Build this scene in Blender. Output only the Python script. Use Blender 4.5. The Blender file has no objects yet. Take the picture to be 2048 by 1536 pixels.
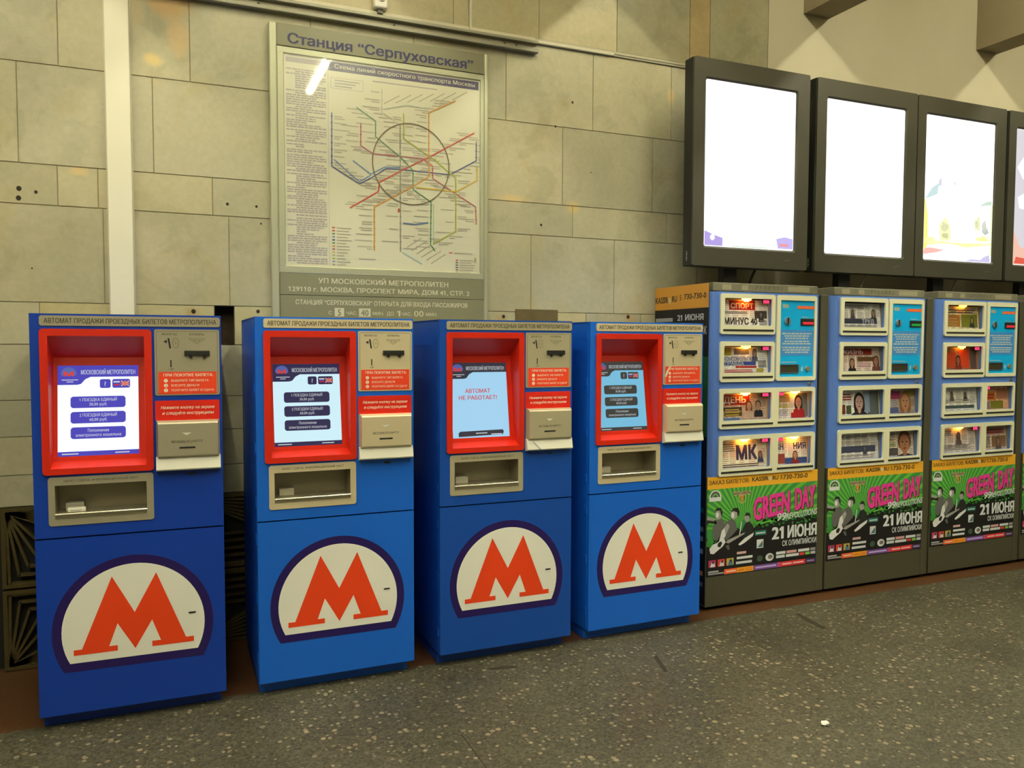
import bpy, bmesh, math, random
from mathutils import Vector, Matrix
from mathutils.geometry import tessellate_polygon, delaunay_2d_cdt
random.seed(7)
S = bpy.context.scene
COL = S.collection

# ------------------------------------------------------------------ camera, world, exposure
def make_camera():
    yaw, pitch, roll = 0.40397, -0.0502, 0.0027
    cy, sy = math.cos(yaw), math.sin(yaw)
    f = Vector((sy*math.cos(pitch), cy*math.cos(pitch), math.sin(pitch)))
    r = Vector((cy, -sy, 0)); u = r.cross(f)
    r2 = r*math.cos(roll)+u*math.sin(roll); u2 = -r*math.sin(roll)+u*math.cos(roll)
    cd = bpy.data.cameras.new('camera'); cd.sensor_width = 36; cd.lens = 1600/2048*36
    cd.clip_start = .05
    c = bpy.data.objects.new('camera', cd); COL.objects.link(c)
    m = Matrix((r2, u2, -f)).transposed().to_4x4(); m.translation = (0.5414, -3.879, 1.6765)
    c.matrix_world = m; S.camera = c
make_camera()
w = bpy.data.worlds.new('world'); S.world = w; w.use_nodes = True
w.node_tree.nodes['Background'].inputs[0].default_value = (.9, .85, .6, 1)
w.node_tree.nodes['Background'].inputs[1].default_value = .03
S.view_settings.view_transform = 'Standard'; S.view_settings.look = 'None'
S.view_settings.gamma = 1; S.view_settings.use_curve_mapping = False
S.view_settings.exposure = 0.08
TUBE_POWER = 66.0
TUBE_COLOR = (1.0, .955, .66)

# ------------------------------------------------------------------ materials
def lin(c):
    c = c/255
    return c/12.92 if c <= .04045 else ((c+.055)/1.055)**2.4
def L(r, g, b): return (lin(r), lin(g), lin(b))
def A(r, g, b):                       # surface colour from its look under the warm hall tubes
    l = L(r, g, b); k = (.88, .83, .56)
    return tuple(min(.9, x/y) for x, y in zip(l, k))
MATS = {}
def mat(name, col, rough=.5, metal=0, spec=.5, em=None, es=0, noise=0, nscale=40, bump=0):
    if name in MATS: return MATS[name]
    m = bpy.data.materials.new(name); m.use_nodes = True; nt = m.node_tree
    b = nt.nodes['Principled BSDF']
    b.inputs['Base Color'].default_value = (*col, 1); b.inputs['Roughness'].default_value = rough
    b.inputs['Metallic'].default_value = metal; b.inputs['Specular IOR Level'].default_value = spec
    if em:
        b.inputs['Emission Color'].default_value = (*em, 1); b.inputs['Emission Strength'].default_value = es
    if noise or bump:
        tc = nt.nodes.new('ShaderNodeTexCoord'); n = nt.nodes.new('ShaderNodeTexNoise')
        n.inputs['Scale'].default_value = nscale; n.inputs['Detail'].default_value = 4
        nt.links.new(tc.outputs['Object'], n.inputs['Vector'])
        if noise:
            mx = nt.nodes.new('ShaderNodeMix'); mx.data_type = 'RGBA'
            mx.inputs[6].default_value = (*[c*(1-noise) for c in col], 1)
            mx.inputs[7].default_value = (*[min(1, c*(1+noise)) for c in col], 1)
            nt.links.new(n.outputs['Fac'], mx.inputs[0]); nt.links.new(mx.outputs[2], b.inputs['Base Color'])
        if bump:
            bp = nt.nodes.new('ShaderNodeBump'); bp.inputs['Strength'].default_value = bump; bp.inputs['Distance'].default_value = .002
            nt.links.new(n.outputs['Fac'], bp.inputs['Height']); nt.links.new(bp.outputs[0], b.inputs['Normal'])
    MATS[name] = m
    return m
def ink(r, g, b):                     # printed colour
    return mat('ink %d %d %d' % (r, g, b), A(r, g, b), .55)
def glow(r, g, b, s):                 # lit screen colour
    return mat('lit %d %d %d %.2f' % (r, g, b, s), (.02, .02, .02), .25, em=L(r, g, b), es=s)
def steel(name, col, rough):
    m = mat(name, col, rough, .38)
    if len(m.node_tree.nodes) < 4:
        nt = m.node_tree; b = nt.nodes['Principled BSDF']
        tc = nt.nodes.new('ShaderNodeTexCoord'); mp = nt.nodes.new('ShaderNodeMapping'); n = nt.nodes.new('ShaderNodeTexNoise')
        mp.inputs['Scale'].default_value = (3, 3, 160); n.inputs['Scale'].default_value = 4; n.inputs['Detail'].default_value = 3
        r = nt.nodes.new('ShaderNodeMapRange'); r.inputs[3].default_value = rough-.06; r.inputs[4].default_value = rough+.1
        nt.links.new(tc.outputs['Object'], mp.inputs[0]); nt.links.new(mp.outputs[0], n.inputs['Vector'])
        nt.links.new(n.outputs['Fac'], r.inputs[0]); nt.links.new(r.outputs[0], b.inputs['Roughness'])
    return m
def glass_mat(name, tint=(.988, .99, .98), haze=.0):
    if name in MATS: return MATS[name]
    m = bpy.data.materials.new(name); m.use_nodes = True; nt = m.node_tree
    for n in list(nt.nodes): nt.nodes.remove(n)
    o = nt.nodes.new('ShaderNodeOutputMaterial'); t = nt.nodes.new('ShaderNodeBsdfTransparent'); t.inputs[0].default_value = (*tint, 1)
    g = nt.nodes.new('ShaderNodeBsdfGlossy'); g.inputs['Roughness'].default_value = .03
    fr = nt.nodes.new('ShaderNodeFresnel'); fr.inputs[0].default_value = 1.48
    mx = nt.nodes.new('ShaderNodeMixShader')
    geo = nt.nodes.new('ShaderNodeNewGeometry'); inv = nt.nodes.new('ShaderNodeMath'); inv.operation = 'SUBTRACT'; inv.inputs[0].default_value = 1
    front = nt.nodes.new('ShaderNodeMath'); front.operation = 'MULTIPLY'; nt.links.new(geo.outputs['Backfacing'], inv.inputs[1])
    nt.links.new(fr.outputs[0], front.inputs[0]); nt.links.new(inv.outputs[0], front.inputs[1])
    nt.links.new(front.outputs[0], mx.inputs[0]); nt.links.new(t.outputs[0], mx.inputs[1]); nt.links.new(g.outputs[0], mx.inputs[2])
    last = mx
    if haze:
        g2 = nt.nodes.new('ShaderNodeBsdfGlossy'); g2.inputs['Roughness'].default_value = .28
        m2 = nt.nodes.new('ShaderNodeMixShader'); hz = nt.nodes.new('ShaderNodeMath'); hz.operation = 'MULTIPLY'; hz.inputs[1].default_value = haze; nt.links.new(inv.outputs[0], hz.inputs[0]); nt.links.new(hz.outputs[0], m2.inputs[0])
        nt.links.new(mx.outputs[0], m2.inputs[1]); nt.links.new(g2.outputs[0], m2.inputs[2]); last = m2
    nt.links.new(last.outputs[0], o.inputs[0])
    MATS[name] = m
    return m

# ------------------------------------------------------------------ mesh helpers
class Fr:
    """a flat drawing frame: origin, right, up, outward"""
    def __init__(s, o, u=(1, 0, 0), v=(0, 0, 1), n=None):
        s.o = Vector(o); s.u = Vector(u); s.v = Vector(v); s.n = Vector(n) if n else s.u.cross(s.v)
    def p(s, a, b, h=0): return s.o+s.u*a+s.v*b+s.n*h
def rr(u0, v0, u1, v1, r=.01, n=4):
    out = []
    for cx, cy, a0 in ((u1-r, v0+r, -90), (u1-r, v1-r, 0), (u0+r, v1-r, 90), (u0+r, v0+r, 180)):
        for i in range(n+1):
            a = math.radians(a0+90*i/n); out.append((cx+r*math.cos(a), cy+r*math.sin(a)))
    return out
def rc(u0, v0, u1, v1): return [(u0, v0), (u1, v0), (u1, v1), (u0, v1)]
def el(cx, cy, rx, ry=None, n=24, a0=0, a1=360):
    ry = ry or rx; full = abs(a1-a0) >= 360
    k = n if full else n+1
    return [(cx+rx*math.cos(math.radians(a0+(a1-a0)*i/n)), cy+ry*math.sin(math.radians(a0+(a1-a0)*i/n))) for i in range(k)]
TEXT = {}
def text_mesh(s):
    """letter outlines, filled by winding number (some glyph outlines overlap themselves)"""
    if s in TEXT: return TEXT[s]
    c = bpy.data.curves.new('lettering', 'FONT'); c.body = s; c.resolution_u = 2; c.fill_mode = 'NONE'
    o = bpy.data.objects.new('lettering', c); m = o.to_mesh()
    vs = [(v.co.x, v.co.y) for v in m.vertices]; nxt = {e.vertices[0]: e.vertices[1] for e in m.edges}
    prv = {b: a for a, b in nxt.items()}
    for e in m.edges:                                   # closing edges are stored the other way round
        a, b = e.vertices
        if a > b: nxt[a] = b
        elif b-a > 1: nxt[b] = a
    for e in m.edges:
        a, b = e.vertices
        if abs(a-b) == 1: nxt[min(a, b)] = max(a, b) if nxt.get(min(a, b), max(a, b)) == max(a, b) else nxt[min(a, b)]
    o.to_mesh_clear(); bpy.data.objects.remove(o); bpy.data.curves.remove(c)
    loops = []; seen = set()
    for i in range(len(vs)):
        if i in seen: continue
        l = []; j = i
        while j not in seen and j in nxt: seen.add(j); l.append(j); j = nxt[j]
        if len(l) > 2: loops.append([vs[k] for k in l])
    extra = []
    for l in loops:                                     # the font's figure one is a bare bar: give it its flag
        xs = [p[0] for p in l]; ys = [p[1] for p in l]
        if len(l) == 4 and abs(max(ys)-.682) < .004 and abs(min(ys)) < .004 and abs(max(xs)-min(xs)-.098) < .004:
            x = min(xs); extra.append([(x+.05, .682), (x-.125, .575), (x-.125, .475), (x+.05, .575)])
    for l in extra:
        t = [q for q in loops if len(q) == 4 and abs(min(p[0] for p in q)-(l[0][0]-.05)) < 1e-4][0]
        ar = lambda q: sum(a[0]*b[1]-b[0]*a[1] for a, b in zip(q, q[1:]+q[:1]))
        loops.append(l if ar(l)*ar(t) > 0 else l[::-1])
    boxes = [(min(p[0] for p in l), max(p[0] for p in l), min(p[1] for p in l), max(p[1] for p in l)) for l in loops]
    order = sorted(range(len(loops)), key=lambda i: boxes[i][0]); groups = []; end = -9
    for i in order:                                     # loops that share an x range are filled together
        if boxes[i][0] > end: groups.append([]); end = -9
        groups[-1].append(i); end = max(end, boxes[i][1])
    V = []; T = []
    for g in groups:
        pv = []; pe = []
        for i in g:
            n = len(pv); L_ = loops[i]; pv += [Vector(p) for p in L_]; pe += [(n+k, n+(k+1) % len(L_)) for k in range(len(L_))]
        ov, oe, of, *_ = delaunay_2d_cdt(pv, pe, [], 0, 1e-5)
        base = len(V); V += [(p.x, p.y) for p in ov]
        for f in of:
            cx = sum(ov[k].x for k in f)/len(f); cy = sum(ov[k].y for k in f)/len(f); wn = 0
            for i in g:
                q = boxes[i]
                if not (q[0] <= cx <= q[1] and q[2] <= cy <= q[3]): continue
                l = loops[i]
                for p0, p1 in zip(l, l[1:]+l[:1]):
                    if (p0[1] <= cy) != (p1[1] <= cy):
                        xx = p0[0]+(cy-p0[1])/(p1[1]-p0[1])*(p1[0]-p0[0])
                        if xx > cx: wn += 1 if p1[1] > p0[1] else -1
            if wn:
                f = list(f); ar = sum(ov[f[k]].x*ov[f[(k+1) % len(f)]].y-ov[f[(k+1) % len(f)]].x*ov[f[k]].y for k in range(len(f)))
                T.append(tuple(base+k for k in (f if ar > 0 else f[::-1])))
    used = [V[k] for t in T for k in t]; x0 = min(v[0] for v in used); x1 = max(v[0] for v in used)
    TEXT[s] = ([(a-x0, b) for a, b in V], T, x1-x0)
    return TEXT[s]
class MB:
    def __init__(s): s.v = []; s.f = []; s.m = []; s.mats = []; s.tone = {}; s.sm = set()
    def mi(s, m):
        if m not in s.mats: s.mats.append(m)
        return s.mats.index(m)
    def face(s, pts, m, tone=None):
        i = len(s.v); s.v += [tuple(p) for p in pts]; s.f.append(tuple(range(i, i+len(pts)))); s.m.append(s.mi(m))
        if tone is not None: s.tone[len(s.f)-1] = tone
        return s
    def box(s, x0, y0, z0, x1, y1, z1, m, bev=0, seg=2):
        b = bmesh.new(); bmesh.ops.create_cube(b, size=1)
        for v in b.verts:
            v.co = Vector(((x0+x1)/2+v.co.x*(x1-x0), (y0+y1)/2+v.co.y*(y1-y0), (z0+z1)/2+v.co.z*(z1-z0)))
        if bev: bmesh.ops.bevel(b, geom=list(b.edges), offset=bev, segments=seg, profile=.5, affect='EDGES')
        return s.bm(b, m)
    def bm(s, b, m):
        b.verts.index_update(); i = len(s.v); k = s.mi(m)
        s.v += [tuple(v.co) for v in b.verts]
        for f in b.faces: s.f.append(tuple(i+v.index for v in f.verts)); s.m.append(k)
        b.free(); return s
    def cyl(s, p0, p1, r, m, n=14, r1=None):
        p0 = Vector(p0); p1 = Vector(p1); d = (p1-p0).normalized(); r1 = r if r1 is None else r1
        a = d.orthogonal().normalized(); b = d.cross(a)
        A_ = [p0+(a*math.cos(t)+b*math.sin(t))*r for t in (2*math.pi*i/n for i in range(n))]
        B_ = [p1+(a*math.cos(t)+b*math.sin(t))*r1 for t in (2*math.pi*i/n for i in range(n))]
        for i in range(n):
            j = (i+1) % n; s.face((A_[i], A_[j], B_[j], B_[i]), m); s.sm.add(len(s.f)-1)
        s.face(A_[::-1], m); s.face(B_, m); return s
    def pipe(s, pts, r, m, n=8):
        for a, b in zip(pts, pts[1:]): s.cyl(a, b, r, m, n)
        return s
    def flat(s, F, pts, h, m):
        if sum(a[0]*b[1]-b[0]*a[1] for a, b in zip(pts, pts[1:]+pts[:1])) < 0: pts = pts[::-1]
        return s.face([F.p(a, b, h) for a, b in pts], m)
    def plate(s, F, outer, h0, h1, m, holes=(), inset=0):
        loops = [outer]+list(holes); tris = tessellate_polygon([[Vector((a, b, 0)) for a, b in l] for l in loops])
        allp = [q for l in loops for q in l]
        for t in tris:
            p = [allp[i] for i in t]
            ar = (p[1][0]-p[0][0])*(p[2][1]-p[0][1])-(p[1][1]-p[0][1])*(p[2][0]-p[0][0])
            if abs(ar) < 1e-12: continue
            if ar < 0: p = p[::-1]
            s.face([F.p(a, b, h1) for a, b in p], m)
        for k, l in enumerate(loops):
            ar = sum(a[0]*b[1]-b[0]*a[1] for a, b in zip(l, l[1:]+l[:1]))
            if (ar < 0) != (k > 0): l = l[::-1]
            for a, b in zip(l, l[1:]+l[:1]):
                s.face([F.p(*a, h0), F.p(*b, h0), F.p(*b, h1), F.p(*a, h1)], m)
        return s
    def line(s, F, pts, wd, h, m, closed=False):
        if closed: pts = list(pts)+[pts[0]]
        for q, (a, b) in enumerate(zip(pts, pts[1:])):
            dx, dy = b[0]-a[0], b[1]-a[1]; l = math.hypot(dx, dy) or 1; dx /= l; dy /= l; e = wd*.35; h += .00003 if q % 2 else -.00003 if q else 0
            s.flat(F, [(a[0]-dx*e-dy*wd/2, a[1]-dy*e+dx*wd/2), (a[0]-dx*e+dy*wd/2, a[1]-dy*e-dx*wd/2),
                       (b[0]+dx*e+dy*wd/2, b[1]+dy*e-dx*wd/2), (b[0]+dx*e-dy*wd/2, b[1]+dy*e+dx*wd/2)], h, m)
        return s
    def text(s, F, t, u, v, ht, m, h=.001, width=None, al='l', shear=0, rot=0, bold=.012):
        vs, fs, w0 = text_mesh(t); sy = ht/.728; sx = width/w0 if width else sy*.86
        off = {'l': 0, 'c': -.5, 'r': -1}[al]*w0*sx; c, sn = math.cos(rot), math.sin(rot); k = s.mi(m); d = bold*.9
        strokes = [(0, 0)] if d < .004 else ([(-d, 0), (d, 0)] if d < .014 else [(-d, -d*.5), (d, -d*.5), (-d, d*.5), (d, d*.5)]+([(0, 0)] if d > .03 else []))
        for q, (ex, ey) in enumerate(strokes):
            i = len(s.v)
            for a, b in vs:
                x = (a+ex)*sx+off+b*sy*shear; y = (b+ey)*sy
                s.v.append(tuple(F.p(u+x*c-y*sn, v+x*sn+y*c, h+q*.00002)))
            for f in fs: s.f.append(tuple(i+z for z in f)); s.m.append(k)
        return s
    def build(s, name, parent=None, org=(0, 0, 0), smooth=False):
        me = bpy.data.meshes.new(name); ox, oy, oz = org
        me.from_pydata([(x-ox, y-oy, z-oz) for x, y, z in s.v], [], s.f)
        for m in s.mats: me.materials.append(m)
        for p, k in zip(me.polygons, s.m): p.material_index = k
        for i in s.sm: me.polygons[i].use_smooth = True
        if smooth:
            for p in me.polygons: p.use_smooth = True
        if s.tone:
            at = me.color_attributes.new('tone', 'FLOAT_COLOR', 'CORNER')
            for p in me.polygons:
                c = s.tone.get(p.index, (1, 1, 1))
                for li in p.loop_indices: at.data[li].color = (*c, 1)
        me.update()
        o = bpy.data.objects.new(name, me); COL.objects.link(o)
        if parent: o.parent = parent
        else: o.location = org
        return o
def thing(name, label, cat, loc, rz=0, group=None):
    o = bpy.data.objects.new(name, None); o.empty_display_size = .1; COL.objects.link(o)
    o.location = loc; o.rotation_euler = (0, 0, rz); tag(o, label, cat, group); return o
def tag(o, label, cat, group=None):
    o['label'] = label; o['category'] = cat
    if group: o['group'] = group
    return o
def structure(o): o['kind'] = 'structure'; return o

# ------------------------------------------------------------------ setting: materials
def marble():
    m = bpy.data.materials.new('marble slabs'); m.use_nodes = True; nt = m.node_tree; N = nt.nodes.new; K = nt.links.new
    b = nt.nodes['Principled BSDF']; b.inputs['Roughness'].default_value = .42; b.inputs['Specular IOR Level'].default_value = .35
    tc = N('ShaderNodeTexCoord'); at = N('ShaderNodeAttribute'); at.attribute_name = 'tone'
    def noise(sc, det, dist=0):
        n = N('ShaderNodeTexNoise'); n.inputs['Scale'].default_value = sc; n.inputs['Detail'].default_value = det; n.inputs['Distortion'].default_value = dist
        K(tc.outputs['Object'], n.inputs['Vector']); return n
    def ramp(a, stops):
        r = N('ShaderNodeValToRGB'); e = r.color_ramp.elements
        e[0].position, e[0].color = stops[0][0], (*stops[0][1], 1); e[1].position, e[1].color = stops[-1][0], (*stops[-1][1], 1)
        for q, c in stops[1:-1]:
            x = e.new(q); x.color = (*c, 1)
        K(a, r.inputs[0]); return r
    def mix(mode, fac, a, b_):
        x = N('ShaderNodeMix'); x.data_type = 'RGBA'; x.blend_type = mode
        if isinstance(fac, (int, float)): x.inputs[0].default_value = fac
        else: K(fac, x.inputs[0])
        K(a, x.inputs[6])
        if isinstance(b_, tuple): x.inputs[7].default_value = (*b_, 1)
        else: K(b_, x.inputs[7])
        return x.outputs[2]
    big = ramp(noise(1.7, 5, .6).outputs['Fac'], [(.3, (.405, .39, .28)), (.5, (.46, .437, .32)), (.72, (.52, .49, .365))])
    vein = ramp(noise(4.5, 7, .7).outputs['Fac'], [(.36, (.72, .73, .70)), (.46, (1, 1, 1)), (.60, (1, 1, 1))])
    c = mix('MULTIPLY', .42, big.outputs[0], vein.outputs[0])
    warm = ramp(noise(3.1, 4, .8).outputs['Fac'], [(.58, (1, 1, 1)), (.8, (.97, .86, .64))])
    c = mix('MULTIPLY', .8, c, warm.outputs[0])
    fine = ramp(noise(38, 3).outputs['Fac'], [(.3, (.93, .93, .92)), (.7, (1.03, 1.03, 1.03))])
    c = mix('MULTIPLY', 1, c, fine.outputs[0]); c = mix('MULTIPLY', 1, c, at.outputs['Color'])
    # rust and damp stains, each with its own place on the slabs
    for x, z, rx, rz, colr, f in ((.57, 3.47, .13, .10, (.62, .36, .10), .7), (.61, 3.30, .07, .14, (.68, .42, .16), .45), (.485, 3.16, .05, .045, (.85, .62, .22), .6), (2.97, 2.56, .06, .05, (.70, .50, .16), .55),
                                  (2.55, 2.59, .14, .03, (.75, .55, .22), .5), (.13, 2.55, .05, .03, (.85, .60, .25), .5), (3.71, 3.36, .04, .07, (.8, .58, .24), .5), (.40, 3.42, .06, .12, (.62, .50, .26), .5),
                                  (.33, 2.52, .05, .06, (.80, .58, .3), .4), (2.47, 1.83, .05, .06, (.45, .30, .12), .6), (.66, 1.84, .05, .04, (.4, .27, .1), .6), (2.68, 1.93, .015, .09, (.5, .35, .15), .6), (3.41, 1.84, .05, .05, (.5, .32, .12), .6)):
        mp = N('ShaderNodeMapping'); mp.vector_type = 'POINT'
        mp.inputs['Location'].default_value = (-x/rx, 0, -z/rz); mp.inputs['Scale'].default_value = (1/rx, 0, 1/rz)
        wob = N('ShaderNodeVectorMath'); wob.operation = 'MULTIPLY_ADD'; wob.inputs[1].default_value = (.9, .9, .9)
        K(tc.outputs['Object'], mp.inputs[0]); K(noise(9, 4).outputs['Color'], wob.inputs[0]); K(mp.outputs[0], wob.inputs[2])
        sub = N('ShaderNodeVectorMath'); sub.operation = 'SUBTRACT'; sub.inputs[1].default_value = (.45, .45, .45); K(wob.outputs[0], sub.inputs[0])
        ln = N('ShaderNodeVectorMath'); ln.operation = 'LENGTH'; K(sub.outputs[0], ln.inputs[0])
        r = N('ShaderNodeMapRange'); r.interpolation_type = 'SMOOTHSTEP'; r.inputs[1].default_value = 1.15; r.inputs[2].default_value = .25; r.inputs[3].default_value = 0; r.inputs[4].default_value = f
        K(ln.outputs['Value'], r.inputs[0]); c = mix('MIX', r.outputs[0], c, colr)
    K(c, b.inputs['Base Color'])
    return m
def terrazzo():
    m = bpy.data.materials.new('terrazzo floor'); m.use_nodes = True; nt = m.node_tree; N = nt.nodes.new; K = nt.links.new
    b = nt.nodes['Principled BSDF']; b.inputs['Specular IOR Level'].default_value = .4
    tc = N('ShaderNodeTexCoord')
    v = N('ShaderNodeTexVoronoi'); v.inputs['Scale'].default_value = 35; v.feature = 'F1'; v.inputs['Randomness'].default_value = 1
    v2 = N('ShaderNodeTexVoronoi'); v2.inputs['Scale'].default_value = 95; v2.feature = 'F1'
    n = N('ShaderNodeTexNoise'); n.inputs['Scale'].default_value = 1.3; n.inputs['Detail'].default_value = 5
    for q in (v, v2, n): K(tc.outputs['Object'], q.inputs['Vector'])
    sep = N('ShaderNodeSeparateColor'); K(v.outputs['Color'], sep.inputs[0])
    # chip radius differs from chip to chip
    th = N('ShaderNodeMapRange'); th.inputs[1].default_value = .35; th.inputs[2].default_value = 1; th.inputs[3].default_value = .0; th.inputs[4].default_value = .48; K(sep.outputs[0], th.inputs[0])
    lt = N('ShaderNodeMath'); lt.operation = 'SUBTRACT'; K(th.outputs[0], lt.inputs[0]); K(v.outputs['Distance'], lt.inputs[1])
    sh = N('ShaderNodeMapRange'); sh.inputs[1].default_value = 0; sh.inputs[2].default_value = .08; K(lt.outputs[0], sh.inputs[0])
    chip = N('ShaderNodeMix'); chip.data_type = 'RGBA'; chip.inputs[6].default_value = (.15, .125, .095, 1); chip.inputs[7].default_value = (.28, .235, .165, 1); K(sep.outputs[1], chip.inputs[0])
    sep2 = N('ShaderNodeSeparateColor'); K(v2.outputs['Color'], sep2.inputs[0])
    r2 = N('ShaderNodeValToRGB'); e = r2.color_ramp.elements
    e[0].position = .0; e[0].color = (.043, .041, .028, 1); e[1].position = 1; e[1].color = (.100, .094, .066, 1); K(sep2.outputs[0], r2.inputs[0])
    mx = N('ShaderNodeMix'); mx.data_type = 'RGBA'; K(sh.outputs[0], mx.inputs[0]); K(r2.outputs[0], mx.inputs[6]); K(chip.outputs[2], mx.inputs[7])
    rp = N('ShaderNodeMapRange'); rp.inputs[1].default_value = .3; rp.inputs[2].default_value = .75; rp.inputs[3].default_value = .8; rp.inputs[4].default_value = 1.2; K(n.outputs['Fac'], rp.inputs[0])
    ml = N('ShaderNodeVectorMath'); ml.operation = 'SCALE'; K(mx.outputs[2], ml.inputs[0]); K(rp.outputs[0], ml.inputs['Scale'])
    K(ml.outputs[0], b.inputs['Base Color'])
    rg = N('ShaderNodeMapRange'); rg.inputs[1].default_value = .3; rg.inputs[2].default_value = .7; rg.inputs[3].default_value = .38; rg.inputs[4].default_value = .6; K(n.outputs['Fac'], rg.inputs[0]); K(rg.outputs[0], b.inputs['Roughness'])
    return m
M_MARBLE = marble(); M_TERR = terrazzo()
M_GRANITE = mat('red brown granite', (.085, .038, .016), .4, noise=.5, nscale=60)
M_GROUT = mat('grout', (.37, .33, .21), .9)
M_PLASTER = mat('cream plaster', (.60, .55, .42), .8, noise=.05, nscale=3, bump=.05)
M_CEIL = mat('ceiling paint', (.50, .47, .37), .9)
M_BEAM = mat('beam paint', (.30, .25, .165), .85, noise=.06, nscale=4)
M_DARK = mat('dark recess', (.012, .010, .008), .8)
M_HALL = mat('hall marble', (.30, .28, .22), .5, noise=.12, nscale=1.2)
M_BLACK = mat('black gap', (.01, .01, .01), .6)

# ------------------------------------------------------------------ setting: floor, walls, ceiling
WY = .80
def build_room():
    f = MB()
    f.face([(-5, -9, 0), (13, -9, 0), (13, .065, 0), (-5, .065, 0)], M_TERR)
    f.face([(-5, .065, 0), (13, .065, 0), (13, .9, 0), (-5, .9, 0)], M_GRANITE)
    sc = mat('floor scuff', (.035, .032, .022), .7); G = Fr((0, 0, 0), (1, 0, 0), (0, 1, 0))
    f.flat(G, [(2.01, -.105), (2.05, -.135), (2.17, -.155), (2.18, -.125), (2.10, -.10)], .0006, sc)
    f.flat(G, [(4.10, -.05), (4.125, -.07), (4.09, -.33), (4.05, -.34), (4.06, -.2)], .0006, sc)
    f.flat(G, [(2.90, -.30), (2.93, -.29), (2.86, -.50), (2.84, -.49)], .0006, sc)
    f.flat(G, rc(1.662, -3.2, 1.667, -.72), .0006, sc)
    structure(f.build('floor'))
    # marble slabs: rows of separate slabs over a grout bed
    rows = [(.845, 1.005, ()), (1.005, 1.2, (.3, .98, 1.9, 2.7, 3.3)), (1.2, 1.385, (-.4, .62, 1.3, 2.2, 3.0)), (1.385, 1.667, (-.5, .28, 1.05, 1.8, 2.6, 3.35)),
            (1.667, 1.88, (-.062, .38, .77, .872, 1.6, 2.2, 2.62, 3.07, 3.49)), (1.88, 2.37, (-.62, .236, .85, 1.5, 2.1, 2.671, 3.281, 3.95)),
            (2.37, 2.573, (-.52, .032, .215, .769, 1.4, 2.2, 2.967, 3.692, 4.2)), (2.573, 3.07, (-.80, -.135, .48, 1.2, 1.95, 2.892, 3.574, 4.2)), (3.07, 3.566, (-.6, .049, .666, 1.3, 1.9, 2.495, 3.111, 3.717, 4.1)),
            (3.60, 5.0, (-.4, .45, 1.30, 2.15, 2.72, 3.287, 3.863, 4.03))]
    wl = MB(); g = .0014
    wl.face([(-5, WY+.006, .84), (4.54, WY+.006, .84), (4.54, WY+.006, 1.667), (-5, WY+.006, 1.667)], M_GROUT)
    wl.face([(-5, WY+.006, 1.667), (.77, WY+.006, 1.667), (.77, WY+.006, 1.88), (-5, WY+.006, 1.88)], M_GROUT)
    wl.face([(.872, WY+.006, 1.667), (4.54, WY+.006, 1.667), (4.54, WY+.006, 1.88), (.872, WY+.006, 1.88)], M_GROUT)
    wl.face([(-5, WY+.006, 1.88), (4.54, WY+.006, 1.88), (4.54, WY+.006, 5.0), (-5, WY+.006, 5.0)], M_GROUT)
    R = random.Random(11)
    fixed = {(6, 3): (1.10, 1.06, .96), (6, 2): (1.06, 1.03, .95), (5, 2): (1.02, 1.0, .95), (7, 5): (1.03, 1.0, .95), (4, 1): (1.14, 1.06, .84), (4, 2): (1.15, 1.10, .96), (4, 4): (1.1, 1.07, .95), (4, 5): (1.12, 1.06, .9), (4, 7): (1.1, 1.04, .88)}
    for ri, (z0, z1, js) in enumerate(rows):
        xs = [-5]+sorted(list(js))+[4.54]
        if ri > 0:
            x = xs[1]
            while x-.66 > -4.9: x -= .66; xs.insert(1, x)
            base = len(xs)-len(js)-2
        else: base = 0
        for k, (a, b) in enumerate(zip(xs, xs[1:])):
            if ri == 4 and abs(a-.77) < .01: continue            # the missing slab
            t = R.uniform(.91, 1.05); hue = R.uniform(-.03, .04)
            tone = fixed.get((ri, k-base), (t*(1+hue*.4), t, t*(1-hue*1.4)))
            if ri == 9: tone = (1.02, .96, .84) if (b <= 3.3) else ((.78, .76, .68) if b <= 3.9 else ((.92, .74, .50) if b <= 4.05 else (.80, .80, .74)))
            P = [(a+g, z0+g), (b-g, z0+g), (b-g, z1-g), (a+g, z1-g)]; e = .0015
            Q = [(a+g+e, z0+g+e), (b-g-e, z0+g+e), (b-g-e, z1-g-e), (a+g+e, z1-g-e)]
            wl.face([(x, WY, z) for x, z in Q], M_MARBLE, tone)
            for i in range(4):
                j = (i+1) % 4
                wl.face([(P[i][0], WY+.006, P[i][1]), (P[j][0], WY+.006, P[j][1]), (Q[j][0], WY, Q[j][1]), (Q[i][0], WY, Q[i][1])], M_MARBLE, tone)
    # drill holes left in the slabs
    F = Fr((0, WY, 0)); hole = mat('drill hole', (.03, .022, .015), .9)
    for x, z, r in ((-.137, 2.444, .012), (-.14, 2.397, .012), (-.064, 2.432, .008), (.845, 2.436, .008), (.997, 2.433, .007), (2.961, 3.235, .008), (2.84, 3.069, .007), (2.741, 2.437, .008),
                    (.663, 1.847, .012), (.998, 1.853, .010), (2.482, 1.848, .011), (3.393, 1.86, .013), (-.09, 2.05, .004), (1.02, 2.34, .005), (3.1, 2.8, .004)):
        wl.flat(F, el(x, z, r, r*1.1, 9), .0008, hole)
    # broken pocket where a slab is missing
    brk = mat('broken mortar', (.045, .030, .016), .95, noise=.6, nscale=30, bump=.6)
    x0, x1, z0, z1, yb = .772, .870, 1.667, 1.879, .885
    wl.face([(x0, yb, z0), (x1, yb, z0), (x1, yb, z1), (x0, yb, z1)], brk)
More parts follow.
